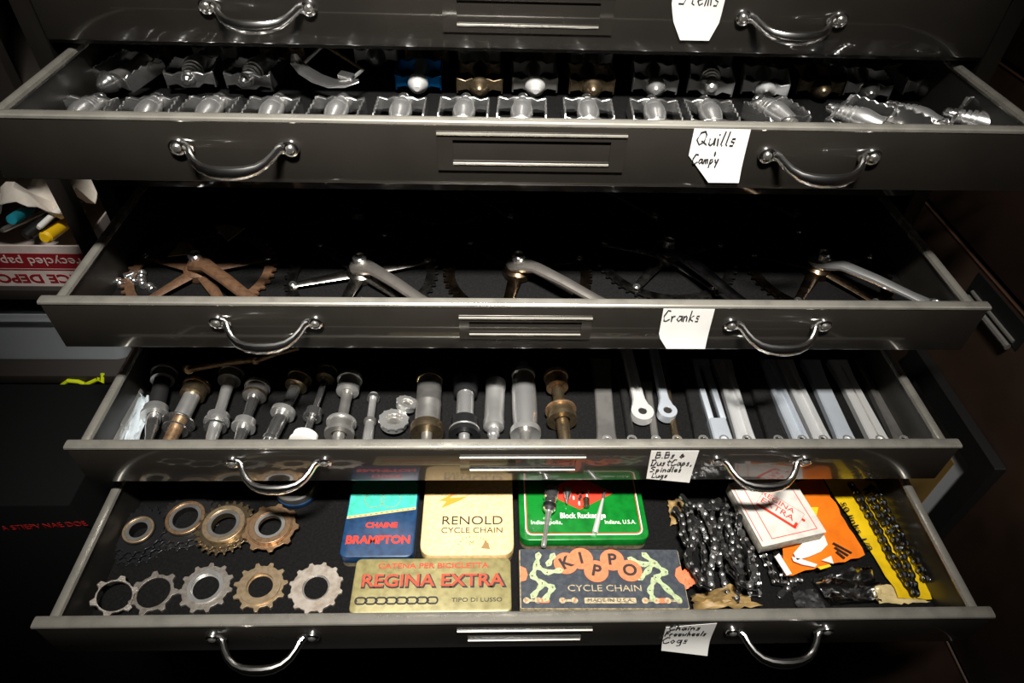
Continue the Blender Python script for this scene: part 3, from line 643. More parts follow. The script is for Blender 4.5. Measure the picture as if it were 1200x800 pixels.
def freewheel(label, px, py, rs, ri, ml, mcogs, z=0.0, tilt=(0, 0, 0), hr=.0235, top=None):
    q = at(px, py, F4 + .012 + z); t = thing('freewheel', label, 'freewheel', (q.x, q.y, F4 + z), 0, None, tilt)
    for k, (r, nt) in enumerate(rs):
        g = gear(r, nt, .0042); MB().plate(g, [((ri + .001) * math.cos(math.atan2(y, x)), (ri + .001) * math.sin(math.atan2(y, x))) for x, y in g], .0005 + k * .0045, .0026 + k * .0045).build('cog', mcogs, t, 25); soften(t.children[-1], .0004)
    h = .0005 + len(rs) * .0045
    b = MB(); b.plate(circ(hr, 44), circ(ri, 44), .0005, h + .001); b.build('body', mcogs, t)
    b = MB(); b.plate(circ(hr - .0008, 44), circ(ri + .0045, 44), h + .0008, h + .0034); soften(b.build('lockring', ml, t), .0008)
    b = MB(); b.plate(circ(ri + .0048, 44), circ(ri, 44), h, h + .0018); b.build('bearing_ring', top or 'steel_dull', t)
    for a in (0.6, 0.6 + PI):
        b = MB().lathe([(.0013, h + .0033), (.0013, h + .0037)], 10, Matrix.Translation(((hr - .004) * math.cos(a), (hr - .004) * math.sin(a), 0))); b.build('pin_hole_disc', 'steel_dull', t)  # raised steel discs added in place of the lockring's pin holes
    return t
freewheel('black multi-cog freewheel with a small brass lockring', 163, 622, [(.045, 22), (.040, 19), (.035, 17)], .0115, 'cog_brass', 'black_anodised', 0, (.02, .02, .2), .0205)
freewheel('dark freewheel with a wide rust-specked lockring next to the black one', 217, 606, [(.045, 22), (.039, 18)], .0165, 'rusty_steel', 'steel_dark', 0, (0, 0, .3), .0265)
freewheel('freewheel with a pale brass face and many small teeth', 262, 613, [(.041, 24), (.037, 21)], .0160, 'cog_brass', 'bronze', .007, (0, 0, .1), .0285)
freewheel('rusty orange-brown freewheel with sparse block teeth', 315, 613, [(.037, 9)], .0150, 'rusty_steel', 'rusty_steel', .012, (0, .04, .4), .0285, 'chrome_worn')
# round shallow can under the drawer above
q = at(345, 572, F4 + .02); t = thing('round_can', 'round shallow steel can with a blue base behind the freewheels', 'can', (q.x, q.y + .01, F4))
MB().lathe([(.030, 0), (.031, .002), (.031, .008), (.030, .009)], 32).build('base', 'tin_blue', t)
MB().lathe([(.030, .009), (.0305, .011), (.0305, .020), (.0285, .022), (.0285, .0205), (.010, .0205)], 32).build('lid', 'steel_dull', t)

def flat(poly, m, parent, z, name, th=.0004): return MB().prism(poly, z, z + th).build(name, m, parent)
def tin(name, label, cx, y0, w, d, h, r, m, edge='tin_edge', rz=0, cat='tin'):
    """flat tin: front edge at y0, depth d; local origin at the centre of its base"""
    t = thing(name, label, cat, (cx, y0 + d / 2, F4), rz)
    MB().strips([[(x, y, z) for x, y in rrect(w - i, d - i, r)] for z, i in ((0, .002), (.001, 0), (h * .55, 0))], True, True).build('base', edge, t)
    MB().strips([[(x, y, z) for x, y in rrect(w + .001 - i, d + .001 - i, r)] for z, i in ((h * .45, 0), (h - .0016, 0), (h - .0005, .0012), (h, .0036))], True, True).build('lid', m, t)
    return t
TH = .026; TT = TH + .0003
# blue and teal tin
x0 = at(397, 652, F4 + TH).x; x1 = at(485, 652, F4 + TH).x; yb = at(440, 652, F4 + TH).y
w_, d_ = .094, .118
t = tin('chain_tin', 'navy blue and teal chain tin with red lettering', -.187, yb, w_, d_, TH, .009, 'tin_blue')
flat([(-.0455, -.002), (.0455, .012), (.0455, .050), (.040, .0575), (-.040, .0575), (-.0455, .050)], 'tin_teal', t, TT, 'teal_field')
b = MB(); b.prism([(-.0455, -.0045), (.0455, .0095), (.0455, .0135), (-.0455, -.0005)], TT + .0003, TT + .0006); b.build('gold_band', 'print_gold', t)
b = MB()
for k in range(13):
    f = (k + .5) / 13; b.prism(rrect(.0036, .0014, .0006, 2, -.0455 + .091 * f, -.0025 + .014 * f), TT + .0006, TT + .0008)
b.build('chain_print', 'print_brown', t)
b = MB()
for cx_ in (-.012, .010):
    b.plate(circ(.0135, 28, cx_, .026), circ(.0128, 28, cx_, .026), TT + .0004, TT + .0006)
b.build('wheel_print', 'print_brown', t)
text('CHAINE', .0105, 'print_red', t, (.002, -.0145, TT + .0004), wid=.042, bold=.0004)
text('BRAMPTON', .016, 'print_red', t, (0, -.036, TT + .0004), wid=.083, bold=.0005)
# cream tin
t = tin('chain_tin', 'cream rounded chain tin with black lettering', -.0705, at(548, 650, F4 + TH).y, .1215, .150, TH, .016, 'tin_cream')
text('RENOLD', .0185, 'print_black', t, (.006, -.0255, TT), wid=.081)
text('CYCLE CHAIN', .0120, 'print_black', t, (.006, -.0400, TT), wid=.081)
for k, ch in enumerate('ESTABLISHED'):
    a = math.radians(160 - 14 * k); text(ch, .0042, 'print_brown', t, (.008 + .020 * math.cos(a), -.0655 + .0165 * math.sin(a), TT), (0, 0, a - PI / 2))
text('M', .0085, 'print_brown', t, (.006, -.0585, TT), name='emblem'); flat([(.018, -.066), (.030, -.067), (.028, -.060), (.0235, -.054), (.021, -.061)], 'print_brown', t, TT, 'emblem')
flat([(-.037, -.006), (-.012, .006), (-.002, .012), (-.026, .010), (-.020, .016), (.004, .030), (-.014, .022), (-.040, .006), (-.030, .005)], 'print_orange', t, TT, 'orange_flash')
# green tin
t = tin('chain_tin', 'bright green chain tin with a red diamond and white border', .0855, at(685, 632, F4 + TH).y, .172, .125, TH, .012, 'tin_green')
def frame(w, d, r, wd, m, z, nm):
    MB().plate(rrect(w, d, r), rrect(w - 2 * wd, d - 2 * wd, r - wd * .6), z, z + .0003).build(nm, m, t)
frame(.1575, .112, .009, .0014, 'print_white', TT, 'border'); frame(.1545, .109, .0078, .0012, 'print_red', TT + .0001, 'border')
flat([(-.049, .009), (-.003, -.0175), (.047, .009), (-.003, .040)], 'print_red', t, TT, 'diamond', .0005)
b = MB()
for x, y in ((-.036, .010), (-.024, .009), (-.010, .001), (-.003, -.008), (.009, .004), (.012, .011)): b.prism(rrect(.0022, .0062, .001, 2, x, y), TT + .0006, TT + .0008)
b.build('diamond_marks', 'print_white', t)
b = MB()
for x, y in ((-.004, .008), (0, .003), (.003, .009), (-.002, -.001)): b.prism(rrect(.004, .0055, .0015, 2, x, y), TT + .0006, TT + .0009)
b.build('figure_print', 'print_black', t)
text('Block Ruckenige', .0115, 'print_white', t, (.0, -.0270, TT), wid=.062, bold=.0002)
text('Indianapolis,', .0085, 'print_white', t, (-.050, -.0370, TT), wid=.042); text('Indiana, U.S.A.', .0085, 'print_white', t, (.050, -.0370, TT), wid=.042)
# olive tin
t = tin('chain_tin', 'worn olive-gold chain tin with faded red lettering', -.1125, at(500, 717, F4 + TH).y, .196, .070, TH, .007, 'tin_olive')
text('CATENA PER BICICLETTA', .0095, 'print_red_worn', t, (.0, .0245, TT), wid=.140, bold=.0002)
text('REGINA EXTRA', .0235, 'print_black', t, (.0012, .0035, TT - .0001), wid=.181, bold=.0012); text('REGINA EXTRA', .0225, 'print_red_worn', t, (0, .0045, TT + .0003), wid=.177, bold=.0004)
text('TIPO DI LUSSO', .0072, 'print_black', t, (.056, -.0205, TT), wid=.062)
b = MB()
for k in range(8):
    x = -.086 + k * .0125; b.plate(rrect(.0145, .010, .0045, 4, x, -.0205), rrect(.0105, .006, .0026, 4, x, -.0205), TT, TT + .0003)
    b.prism(circ(.0018, 10, x - .0055, -.0205), TT, TT + .0004)
b.build('chain_print', 'print_black', t)
# navy box with orange discs
KX = .1005; t = thing('chain_box', 'navy chain box with orange discs and mint chain figures', 'box', (KX, at(705, 713, F4 + .03).y + .040, F4), -.012); t.scale = (1, .94, 1)
MB().box(-.104, .104, -.042, .042, 0, .0285, .0015).build('carton', 'box_edge', t)
MB().prism(rrect(.2055, .0825, .0012, 2), .0285, .0292).build('top_panel', 'box_navy', t)
KT = .0293
for kk, (x, y, ch, a) in enumerate(((-.0245, .0275, 'I', .15), (-.0445, .0205, 'K', .45), (.0155, .0255, 'P', .0), (-.0065, .0090, 'P', -.25), (.0365, .0100, 'O', .0))):
    flat(circ(.0155, 36, x, y), 'box_salmon', t, KT + .0001 * kk, 'disc'); text(ch, .0225, 'print_black', t, (x, y, KT + .0008 + .00005 * kk), (0, 0, a), bold=.0007)
flat([(-.1027, -.006), (-.096, -.004), (-.0935, .004), (-.096, .013), (-.1027, .016)], 'box_salmon', t, KT, 'disc'); flat([(.1027, -.010), (.097, -.006), (.093, .003), (.096, .013), (.1027, .017)], 'box_salmon', t, KT, 'disc')
text('CYCLE CHAIN', .0125, 'box_edge', t, (.002, -.0150, KT), wid=.092)
def figure(links, sgn):
    b = MB()
    for kk, ((x0, y0), (x1, y1)) in enumerate(links):
        d = Vector((x1 - x0, y1 - y0)); n = Vector((-d.y, d.x)).normalized(); P = []
        for f, w in ((0, .0042), (.25, .0036), (.5, .0022), (.75, .0036), (1, .0042)): P.append(Vector((x0, y0)) + d * f + n * w)
        e = d.normalized() * .0042; P = [Vector((x0, y0)) - e] + P + [Vector((x1, y1)) + e] + [Vector((x0, y0)) + d * f - n * w for f, w in ((1, .0042), (.75, .0036), (.5, .0022), (.25, .0036), (0, .0042))]
        b.prism([tuple(p) for p in reversed(P)], KT, KT + .0004 + kk * .00005)
    b.build('chain_figure', 'box_mint', t)
    b = MB()
    for l in links:
        for x, y in l: b.prism(circ(.0008, 10, x, y), KT + .0006, KT + .0011)
    b.build('rivet_print', 'print_brown', t)
figure([((-.079, .033), (-.082, .018)), ((-.082, .018), (-.088, .002)), ((-.088, .002), (-.076, -.008)), ((-.082, .016), (-.069, .007)), ((-.069, .007), (-.052, .010)), ((-.067, .019), (-.060, .032)), ((-.076, -.008), (-.063, -.014)), ((-.063, -.014), (-.073, -.030)), ((-.076, -.010), (-.088, -.026))], 1)
figure([((.058, .034), (.070, .020)), ((.070, .020), (.082, .008)), ((.082, .008), (.068, .0)), ((.070, .022), (.055, .019)), ((.055, .019), (.039, .027)), ((.068, .021), (.060, .010)), ((.060, .010), (.048, -.001)), ((.068, .0), (.080, -.016)), ((.080, -.016), (.092, -.031)), ((.066, -.002), (.058, -.018)), ((.058, -.018), (.060, -.030))], -1)
for x in (-.096, -.082, -.052, -.037, .050, .064, .078, .092):
    flat(circ(.0042, 14, x, -.0315), 'box_edge', t, KT, 'border_eyelet'); flat(circ(.0016, 8, x, -.0315), 'box_salmon', t, KT + .0004, 'border_rivet', .0002)
for x in (-.089, -.0445, .057, .085): flat(rrect(.012, .0032, .001, 2, x, -.0315), 'box_edge', t, KT, 'border_bar', .0003)
flat(rrect(.064, .0075, .001, 2, .007, -.0315), 'box_edge', t, KT, 'caption_panel', .0003)
text('MADE IN U.S.A.', .0062, 'box_navy', t, (.007, -.0315, KT + .0005), wid=.056)
for x in (-.074, .071): flat(rrect(.013, .0065, .003, 3, x, -.0315), 'box_salmon', t, KT, 'border_link', .0003)
# small hardware lying on the green tin
ZG = F4 + TH + .001
def rod(name, label, a, c, prof, m, cat, zc):
    p0 = at(*a, ZG + zc); p1 = at(*c, ZG + zc); d = p1 - p0; L = d.length
    t = thing(name, label, cat, (p0.x, p0.y, ZG), math.atan2(d.y, d.x) - PI / 2)
    ax = Matrix.Translation((0, 0, zc)) @ Matrix.Rotation(-PI / 2, 4, 'X')
    for nm, mm, pr in prof: MB().lathe([(r, f * L) for r, f in pr], 18, ax).build(nm, mm, t)
rod('pedal_axle', 'chrome axle with a cylindrical dark-banded head lying across the green tin', (637, 640), (647, 572), [('shaft', 'chrome_worn', [(.003, 0), (.0036, .02), (.0036, .12), (.0028, .16), (.0034, .5), (.0042, .6)]), ('head', 'chrome', [(.006, .58), (.0088, .62), (.0092, .70), (.0080, .72), (.0080, .80), (.0102, .82), (.0102, 1.0), (.007, 1.03)]), ('band', 'black_anodised', [(.0090, .64), (.0094, .66), (.0094, .70)])], 'chrome', 'axle', .0108)
rod('bearing_cone', 'small chrome cone lying on the red diamond', (664, 590), (665, 574), [('cone_body', 'chrome', [(.0008, 0), (.0068, .85), (.0072, 1.0), (.0055, 1.08), (.0046, 1.06), (.0042, .6)])], 'chrome', 'cone', .0072)
rod('cotter_pin', 'tapered white-metal cotter pin lying on the green tin', (697, 624), (709, 574), [('shank', 'alloy_bright', [(.0036, 0), (.0040, .02), (.0032, .4), (.0018, .75), (.0016, .8)]), ('thread', 'steel_dull', [(.0020, .78), (.0022, .82), (.0022, 1.0), (.001, 1.02)])], 'alloy_bright', 'pin', .0042)
rod('small_nut', 'small brass nut lying on the red diamond between cone and pin', (687, 594), (687, 583), [('nut_body', 'bronze', [(.003, 0), (.0045, .1), (.0045, .9), (.003, 1.0)])], 'bronze', 'nut', .0046)

# chains: every link is an object
def link_mesh(inner, mats):
    b = MB(); P = .0127; w = .0022 if inner else .0033
    prof = []
    for k in range(7): a = PI / 2 + PI * k / 6; prof.append((.0042 * math.cos(a), .0042 * math.sin(a)))
    prof += [(P * .5, -.0027)]
    for k in range(7): a = -PI / 2 + PI * k / 6; prof.append((P + .0042 * math.cos(a), .0042 * math.sin(a)))
    prof += [(P * .5, .0027)]
    for s in (-1, 1): b.prism(prof, s * w - .0005, s * w + .0005)
    b.cur = 1
    for x in (0, P):
        if inner: b.lathe([(.0036, -.0018), (.0036, .0018)], 10, Matrix.Translation((x, 0, 0)))
        else: b.lathe([(.0014, -.0052), (.0026, -.0046), (.0026, .0046), (.0014, .0052)], 8, Matrix.Translation((x, 0, 0)))
    return b.build('link', mats, mesh=True)
LK = {'steel': (link_mesh(True, ('chain_plate', 'chain_pin')), link_mesh(False, ('chain_plate', 'chain_pin'))), 'black': (link_mesh(True, ('chain_black', 'chain_black_pin')), link_mesh(False, ('chain_black', 'chain_black_pin')))}
def chain(label, pts, kind, flat_=True, jit=.25, wob=.003, zoff=0.0, seed=1):
    rnd = random.Random(seed); t = thing('bicycle_chain', label, 'chain', (pts[0].x, pts[0].y, F4)); base = Vector((pts[0].x, pts[0].y, F4))
    P = .0127; cur = pts[0].copy(); out = [cur]; i = 1
    while i < len(pts):                                             # walk the polyline in steps of one pitch
        d = pts[i] - out[-1]
        if d.length < P: i += 1; continue
        out.append(out[-1] + d.normalized() * P)
    prev = out[0]
    for k in range(len(out) - 1):
        d = out[k + 1] - out[k]; e = link('link', LK[kind][k % 2], t)
        x = d.normalized(); up = Vector((0, 0, 1)); y = up.cross(x).normalized(); z = x.cross(y)
        roll = rnd.uniform(-jit, jit) + (0 if flat_ else PI / 2)
        M = Matrix((x, y, z)).transposed().to_4x4() @ Matrix.Rotation(roll, 4, 'X')
        M.translation = out[k] - base + Vector((0, 0, zoff + rnd.uniform(0, wob)))
        e.matrix_local = M
    return t
def serp(L0, L1, R0, R1, n, z0, z1=None, amp=.004, seed=1):
    """serpentine between the picture lines L0-L1 (first strand) and R0-R1 (last strand)"""
    rnd = random.Random(seed); out = []; z1 = z0 if z1 is None else z1
    for k in range(n):
        f = k / (n - 1); z = z0 + (z1 - z0) * (k % 2)
        a = at(L0[0] + (R0[0] - L0[0]) * f, L0[1] + (R0[1] - L0[1]) * f, z); c = at(L1[0] + (R1[0] - L1[0]) * f, L1[1] + (R1[1] - L1[1]) * f, z)
        if k % 2: a, c = c, a
        for m in range(7):
            u = m / 6; p = a.lerp(c, u); sd = Vector((-(c - a).y, (c - a).x, 0)).normalized()
            out.append(p + sd * (math.sin(u * PI * 2 + k) * amp + rnd.uniform(-amp, amp) * .5) + Vector((0, 0, 0)))
    return out
chain('oily steel bicycle chain folded into a heap behind the navy box', serp((792, 598), (808, 640), (862, 585), (868, 680), 6, F4 + .022, F4 + .028, .006, 3), 'steel', True, .5, .005, 0, 3)
chain('oily steel bicycle chain lying loosely over the heap', serp((800, 585), (822, 690), (868, 600), (880, 690), 4, F4 + .036, F4 + .042, .008, 8), 'steel', True, .7, .006, 0, 8)
chain('dark bicycle chain in straight parallel strands under the white box', serp((850, 585), (880, 700), (900, 600), (938, 680), 5, F4 + .006, F4 + .006, .002, 5), 'steel', False, .35, .002, 0, 5)
chain('dark bicycle chain lying crosswise under the steel heap', serp((800, 610), (812, 690), (850, 600), (868, 705), 4, F4 + .006, F4 + .010, .003, 6), 'steel', True, .4, .003, 0, 6)
chain('black bicycle chain in close strands on the yellow packet', serp((997, 568), (1076, 702), (1054, 568), (1099, 672), 5, F4 + .014, F4 + .014, .002, 9), 'black', False, .25, .002, 0, 9)
# short pair of spare links by the packets
q = at(922, 690, F4 + .006); t = thing('spare_link', 'loose pair of spare chain links below the orange packet', 'chain link', (q.x, q.y, F4 + .005), .6)
for k in range(3):
    e = link('link', LK['steel'][k % 2], t, (k * .0127 - .012, 0, 0)); e.rotation_euler = (.2 * k, 0, .3 * k)

# packets and boxes on the right
def sheet_px(name, corners, z, th, m, label, cat, parent=None):
    P = [at(x, y, z + th) for x, y in corners]; c = sum(P, Vector()) / len(P)
    t = thing(name, label, cat, (c.x, c.y, z))
    poly = [(p.x - c.x, p.y - c.y) for p in P]
    a = sum(poly[i][0] * poly[(i + 1) % len(poly)][1] - poly[(i + 1) % len(poly)][0] * poly[i][1] for i in range(len(poly)))
    if a < 0: poly.reverse()
    return t, poly, c
film('plastic_packet', [(966, 562), (1054, 562), (1092, 702), (1054, 702)], F4 + .004, 'yellow plastic packet under the black chain', 'packet_yellow', .0015, 'packet', 11)
b = MB(); q0 = at(985, 585, F4 + .011); q1 = at(1022, 648, F4 + .011); d = q1 - q0
t = bpy.data.objects['plastic_packet']
text('50 links 1/8', .011, 'print_black', t, (q0 + q1) / 2, (0, 0, math.atan2(d.y, d.x)), wid=.075)
film('plastic_packet', [(904, 570), (962, 560), (1013, 651), (921, 676)], F4 + .0155, 'orange plastic packet under the white box', 'packet_orange', .0018, 'packet', 13)
t = [o for o in bpy.data.objects if o.name.startswith('plastic_packet')][-1]
def on_packet(corners, m, name, z=F4 + .0218):
    P = [at(x, y, z) for x, y in corners]; poly = [(p.x, p.y) for p in P]
    a = sum(poly[i][0] * poly[(i + 1) % len(poly)][1] - poly[(i + 1) % len(poly)][0] * poly[i][1] for i in range(len(poly)))
    if a < 0: poly.reverse()
    MB().prism(poly, z - .0012, z).build(name, m, t)
on_packet([(908, 652), (913, 648), (928, 672), (922, 674)], 'print_white', 'white_strip')
on_packet([(930, 648), (944, 632), (966, 627), (970, 638), (962, 646), (948, 652), (934, 656)], 'print_white', 'white_patch')
on_packet([(928, 652), (940, 655), (958, 661), (955, 664), (940, 661), (930, 657)], 'print_white', 'white_patch')
on_packet([(963, 656), (974, 651), (977, 660)], 'print_white', 'white_patch')
on_packet([(958, 664), (972, 661), (974, 663), (962, 667)], 'print_yellow', 'yellow_patch')
on_packet([(951, 594), (959, 594), (957, 604), (949, 600)], 'print_yellow', 'yellow_patch')
for k in range(3): on_packet([(976 + 2 * k, 636 + 5 * k), (977 + 2 * k, 635 + 5 * k), (999 - 4 * k, 647 + 3 * k), (998 - 4 * k, 648 + 3 * k)], 'print_black', 'print_line')
film('plastic_bag', [(952, 680), (1018, 664), (1032, 706), (975, 708)], F4 + .012, 'crinkled clear plastic bag below the orange packet', 'clear_film', .006, 'plastic bag', 21)
film('paper_sheet', [(1020, 690), (1040, 684), (1090, 706), (1030, 708)], F4 + .002, 'tan paper corner under the clear bag', 'tan_paper', .001, 'paper', 23)
film('paper_bag', [(808, 700), (858, 688), (892, 712), (812, 716)], F4 + .004, 'crumpled brown paper bag in front of the chain heap', 'kraft', .006, 'paper bag', 25)
film('paper_bag', [(782, 588), (800, 584), (806, 612), (786, 616)], F4 + .004, 'brown paper corner poking out behind the chain heap', 'kraft', .003, 'paper bag', 27)
film('rubber_mat', [(928, 694), (952, 690), (968, 712), (934, 714)], F4 + .002, 'small black rubber flap beside the clear bag', 'black_rubber', .0015, 'rubber mat', 29)
film('paper_flap', [(798, 668), (809, 664), (815, 684), (800, 692)], F4 + .024, 'orange card flap sticking out past the navy box', 'box_salmon', .001, 'card', 31)
# white box lying askew on the orange packet
ZB = F4 + .024; HB = .019
cs = [at(x, y, ZB + HB) for x, y in ((851, 563), (928, 556), (963, 618), (896, 644))]; c = sum(cs, Vector()) / 4
ux = (cs[1] - cs[0] + cs[2] - cs[3]); Wb = ux.length / 2; ux.normalize(); Db = ((cs[0] - cs[3]) + (cs[1] - cs[2])).length / 2
t = thing('chain_box', 'white cardboard chain box with red frame lines lying on the orange packet', 'box', (c.x, c.y, ZB), math.atan2(ux.y, ux.x)); t.rotation_euler.x = .03
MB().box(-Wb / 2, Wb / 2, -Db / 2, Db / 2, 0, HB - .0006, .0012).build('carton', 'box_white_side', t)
MB().prism(rrect(Wb + .0006, Db + .0006, .001, 2), HB - .0008, HB).build('top_panel', 'box_white', t)
b = MB()
for x in (-Wb * .46, -Wb * .31, Wb * .40): b.box(x - .0005, x + .0005, -Db * .43, Db * .48, HB, HB + .0002)
b.box(-Wb * .31, Wb * .40, -Db * .43, -Db * .42, HB, HB + .0002); b.build('frame_lines', 'print_red', t)
aa = -.93
text('REGINA', .0105, 'print_red', t, (Wb * .07, Db * .07, HB + .0001), (0, 0, aa), wid=.046); text('EXTRA', .0125, 'print_red', t, (Wb * .00, Db * -.03, HB + .0001), (0, 0, aa), wid=.046)
b = MB(); Mx = Matrix.Translation((Wb * -.07, Db * -.12, 0)) @ Matrix.Rotation(aa, 4, 'Z')
b.prism(rrect(.056, .0040, .0012, 3), HB, HB + .0002, Mx); b.prism(rrect(.0040, .009, .0012, 3, .026, .004), HB, HB + .0002, Mx); b.prism(rrect(.005, .004, .0012, 3, .031, .018), HB, HB + .0002, Mx); b.build('red_bar', 'print_red', t)
b = MB(); b.plate(rrect(.058, .030, .002, 3, 0, .013), rrect(.0572, .0292, .0018, 3, 0, .013), HB, HB + .0002, Mx); b.build('label_outline', 'print_red', t)

# ------------------------------------------------------------------ shelf unit on the left with its boxes
sh = thing('storage_shelf', 'dark steel shelf unit beside the flat file cabinet', 'shelf', (-.92, .22, 0))
for z in (.10, .43, .626, .806, 1.10):
    MB().box(-.32, .335, -.26, .26, z, z + .018, .001).build('shelf_board', 'shelf_steel', sh)
for x in (-.315, .328):
    for y in (-.255, .25): MB().box(x - .012, x + .012 if x < 0 else x + .007, y - .006, y + .010, 0, 1.55).build('post', 'shelf_steel', sh)
def on_shelf(px, py, y): return at_y(px, py, y)
# paper carton lid used as a tray, printed upside down
bx = thing('paper_carton', 'white and red paper carton printed upside down, holding pens', 'carton', (-.80, -.03, .824))
CH_ = .071
b = MB(); b.box(-.20, .190, 0, .003, 0, CH_); b.box(-.20, .190, .257, .26, 0, CH_); b.box(-.20, -.197, .003, .257, 0, CH_); b.box(.187, .190, .003, .257, 0, CH_); b.box(-.197, .187, .003, .257, 0, .003); b.build('tray', 'carton_white', bx)
MB().box(-.1995, .1895, -.0006, 0, .0335, .0585).build('red_band', 'carton_red', bx)
MB().box(-.1995, .1895, -.0006, 0, .0295, .0312).build('red_line', 'carton_red', bx)
text('recycled paper', .020, 'carton_white', bx, (.182, -.0007, .0455), (PI / 2, PI, 0), wid=.130, thick=.0004, align='LEFT')
text('OFFICE DEPOT', .021, 'carton_red', bx, (.118, -.0003, .0150), (PI / 2, PI, 0), wid=.172, bold=.0006)
for name, lab, a, c, r, m, cat in (('marker', 'yellow marker pen sticking out of the paper carton', (52, 279), (95, 247), .0095, 'marker_yellow', 'pen'),
                                   ('pen', 'slim white pen beside the yellow marker', (45, 267), (96, 221), .0042, 'white_plastic', 'pen'),
                                   ('pen', 'black ribbed pen with a silver clip', (30, 277), (98, 226), .0088, 'black_plastic', 'pen'),
                                   ('pen', 'teal pen lying in the carton', (14, 258), (36, 243), .008, 'pen_teal', 'pen'),
                                   ('scissors_blade', 'long grey blade lying across the carton', (2, 270), (64, 243), .004, 'steel_dull', 'blade')):
    p0 = at_y(*a, .0); p1 = at_y(*c, .10)
    t = thing(name, lab, cat, p0); d = p1 - p0; L = d.length; M = d.to_track_quat('Z', 'Y').to_matrix().to_4x4()
    MB().lathe([(r * .7, 0), (r, .004), (r, L * .88), (r * .8, L * .9)], 14, M).build('barrel', m, t)
    MB().lathe([(r * .85, L * .9), (r * .8, L * .98), (r * .4, L)], 14, M).build('cap', m, t)
film2 = MB(); rnd = random.Random(4); c = at_y(40, 222, .08) + Vector((0, 0, .008)); t = None
vs = []; n = 14
for j in range(n + 1):
    for i in range(n + 1):
        u, v = i / n - .5, j / n - .5; vs.append((c.x + u * .17, c.y + v * .12, c.z + .03 * math.sin(u * 11 + v * 5) * math.cos(v * 9) + rnd.uniform(-.006, .006)))
o_ = len(vs); vs += [(x, y, z - .001) for x, y, z in vs]; fs = []
for j in range(n):
    for i in range(n):
        a = j * (n + 1) + i; fs += [(a, a + 1, a + n + 2, a + n + 1), (o_ + a, o_ + a + n + 1, o_ + a + n + 2, o_ + a + 1)]
film2.add(vs, fs); tag(film2.build('crumpled_tissue', 'tissue', None, 60), 'crumpled white tissue lying on the pens in the carton', 'tissue')
# clear storage bins
def bin_(label, x0, x1, y0, y1, z0, z1, t_=.003):
    t = thing('storage_bin', label, 'storage bin', ((x0 + x1) / 2, (y0 + y1) / 2, z0)); cx, cy = (x0 + x1) / 2, (y0 + y1) / 2
    X, Yh, H = (x1 - x0) / 2, (y1 - y0) / 2, z1 - z0; k = .93
    ro = [[(sx, sy, z) for sx, sy in rrect(2 * X * f, 2 * Yh * f, .02, 4)] for z, f in ((0, k), (H, 1), (H, 1 - t_ / X), (t_, k - t_ / X))]
    MB().strips(ro, True, True).build('tub', 'clear_plastic', t)
    MB().plate(rrect(2 * X + .016, 2 * Yh + .016, .022, 4), rrect(2 * X - .006, 2 * Yh - .006, .018, 4), H - .014, H).build('rim', 'clear_plastic', t)
    return t
bin_('clear plastic bin with odd parts on the middle shelf', -1.10, -.630, -.010, .20, .6452, .757)
for k, (px, py, r, m, lab) in enumerate(((23, 385, .012, 'tan_paper', 'tan wooden block inside the clear bin'), (30, 398, .011, 'red_dark', 'dark red cap inside the clear bin'), (27, 392, .008, 'white_plastic', 'white plastic stub inside the clear bin'))):
    q = at_y(px, py, .03); b = MB(); b.lathe([(r * .6, 0), (r, r * .3), (r, r * 1.4), (r * .5, r * 1.7)], 8); o = b.build('spare_part', m, None, loc=(q.x, .045 + k * .03, .651)); tag(o, lab, 'part')
bin_('shallow clear plastic bin on the lower shelf', -1.12, -.640, -.012, .20, .4492, .619)
b = MB(); P = [at_y(x, y, -.0435) for x, y in ((72, 452), (80, 446), (92, 447), (100, 450), (115, 444), (98, 452), (86, 456), (76, 456), (72, 452))]
b.tube(P, .0035, 8); b.tube([P[4], Vector((P[4].x + .004, -.0435, .632)), Vector((P[4].x + .006, -.036, .6455))], .0032, 8); tag(b.build('neon_strap', 'neon_yellow'), 'neon yellow strap hanging from the shelf edge above the shallow bin', 'strap')
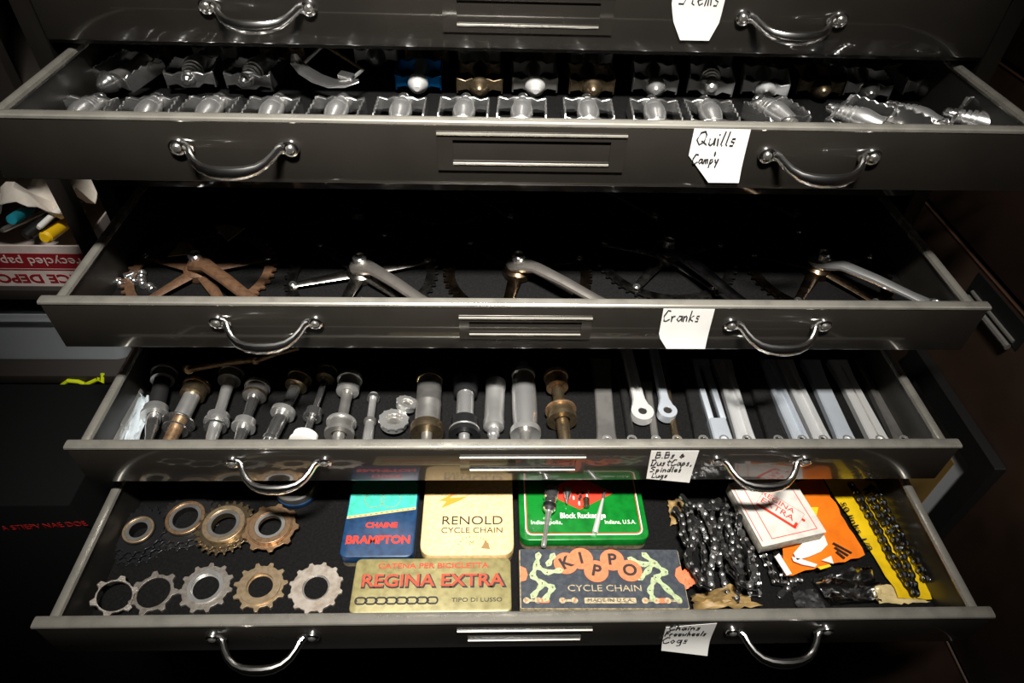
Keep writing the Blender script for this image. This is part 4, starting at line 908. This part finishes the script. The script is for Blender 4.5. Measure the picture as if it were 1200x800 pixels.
# black carton with red lettering standing low on the left
P = at_y(52, 616, -.30); t = thing('black_carton', 'black carton with faint red lettering on the floor', 'carton', (P.x - .10, -.30, 0))
XR = -.60 - (P.x - .10); MB().box(XR - .45, XR, .0, .22, 0, P.z + .05, .003).build('carton', 'black_card', t)
text('A STIEPV NAE DOE', .016, 'red_dark', t, (.10, -.0005, P.z), (PI / 2, -.10, 0), wid=.12)

# ------------------------------------------------------------------ brown filing cabinet on the right, its fronts facing left
fc = thing('filing_cabinet', 'dark brown steel filing cabinet with wide drawers facing the flat file', 'cabinet', (.86, -.15, 0))
MB().box(-.222, .25, -.52, .52, 0, 1.40, .002).build('body', 'brown_steel', fc)
for z0, z1 in ((.03, .486), (.492, .921), (.928, 1.133), (1.139, 1.385)):
    d = MB().box(-.234, -.222, -.515, .515, z0, z1, .0015).build('drawer_front', 'brown_steel', fc)
    MB().box(-.2350, -.2335, -.515, .515, z1 - .0016, z1 - .0002).build('edge_strip', 'brown_edge', d)
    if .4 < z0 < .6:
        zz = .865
        MB().box(-.2355, -.2335, -.065, .055, zz + .016, zz + .048).build('recess_shade_panel', 'black_plastic', d)  # flat black panel painted in for the shade of the pull recess
        p = MB(); p.tube([(-.2385, -.055, zz + .012), (-.2385, .045, zz + .012)], [(.004, .0045)] * 2, 8); p.tube([(-.2365, -.055, zz + .022), (-.2365, .045, zz + .022)], .0025, 8); p.build('pull_bar', 'grey_metal', d)
pf = thing('picture_frame', 'black picture frame with grey mat hung on the brown cabinet', 'picture frame', (.6255, -.195, .605))
fr = MB(); q = Matrix(((0, 0, 1, 0), (1, 0, 0, 0), (0, 1, 0, 0), (0, 0, 0, 1)))
fr.plate(rrect(.232, .31, .003, 2), rrect(.172, .24, .002, 2), -.016, -.0005, q); fr.build('frame', 'black_plastic', pf)
MB().box(-.006, -.0008, -.088, .088, -.122, .122).build('mat_board', 'picture_mat', pf)
MB().box(-.0075, -.0058, -.058, .052, -.10, .088).build('picture', 'picture_brown', pf)
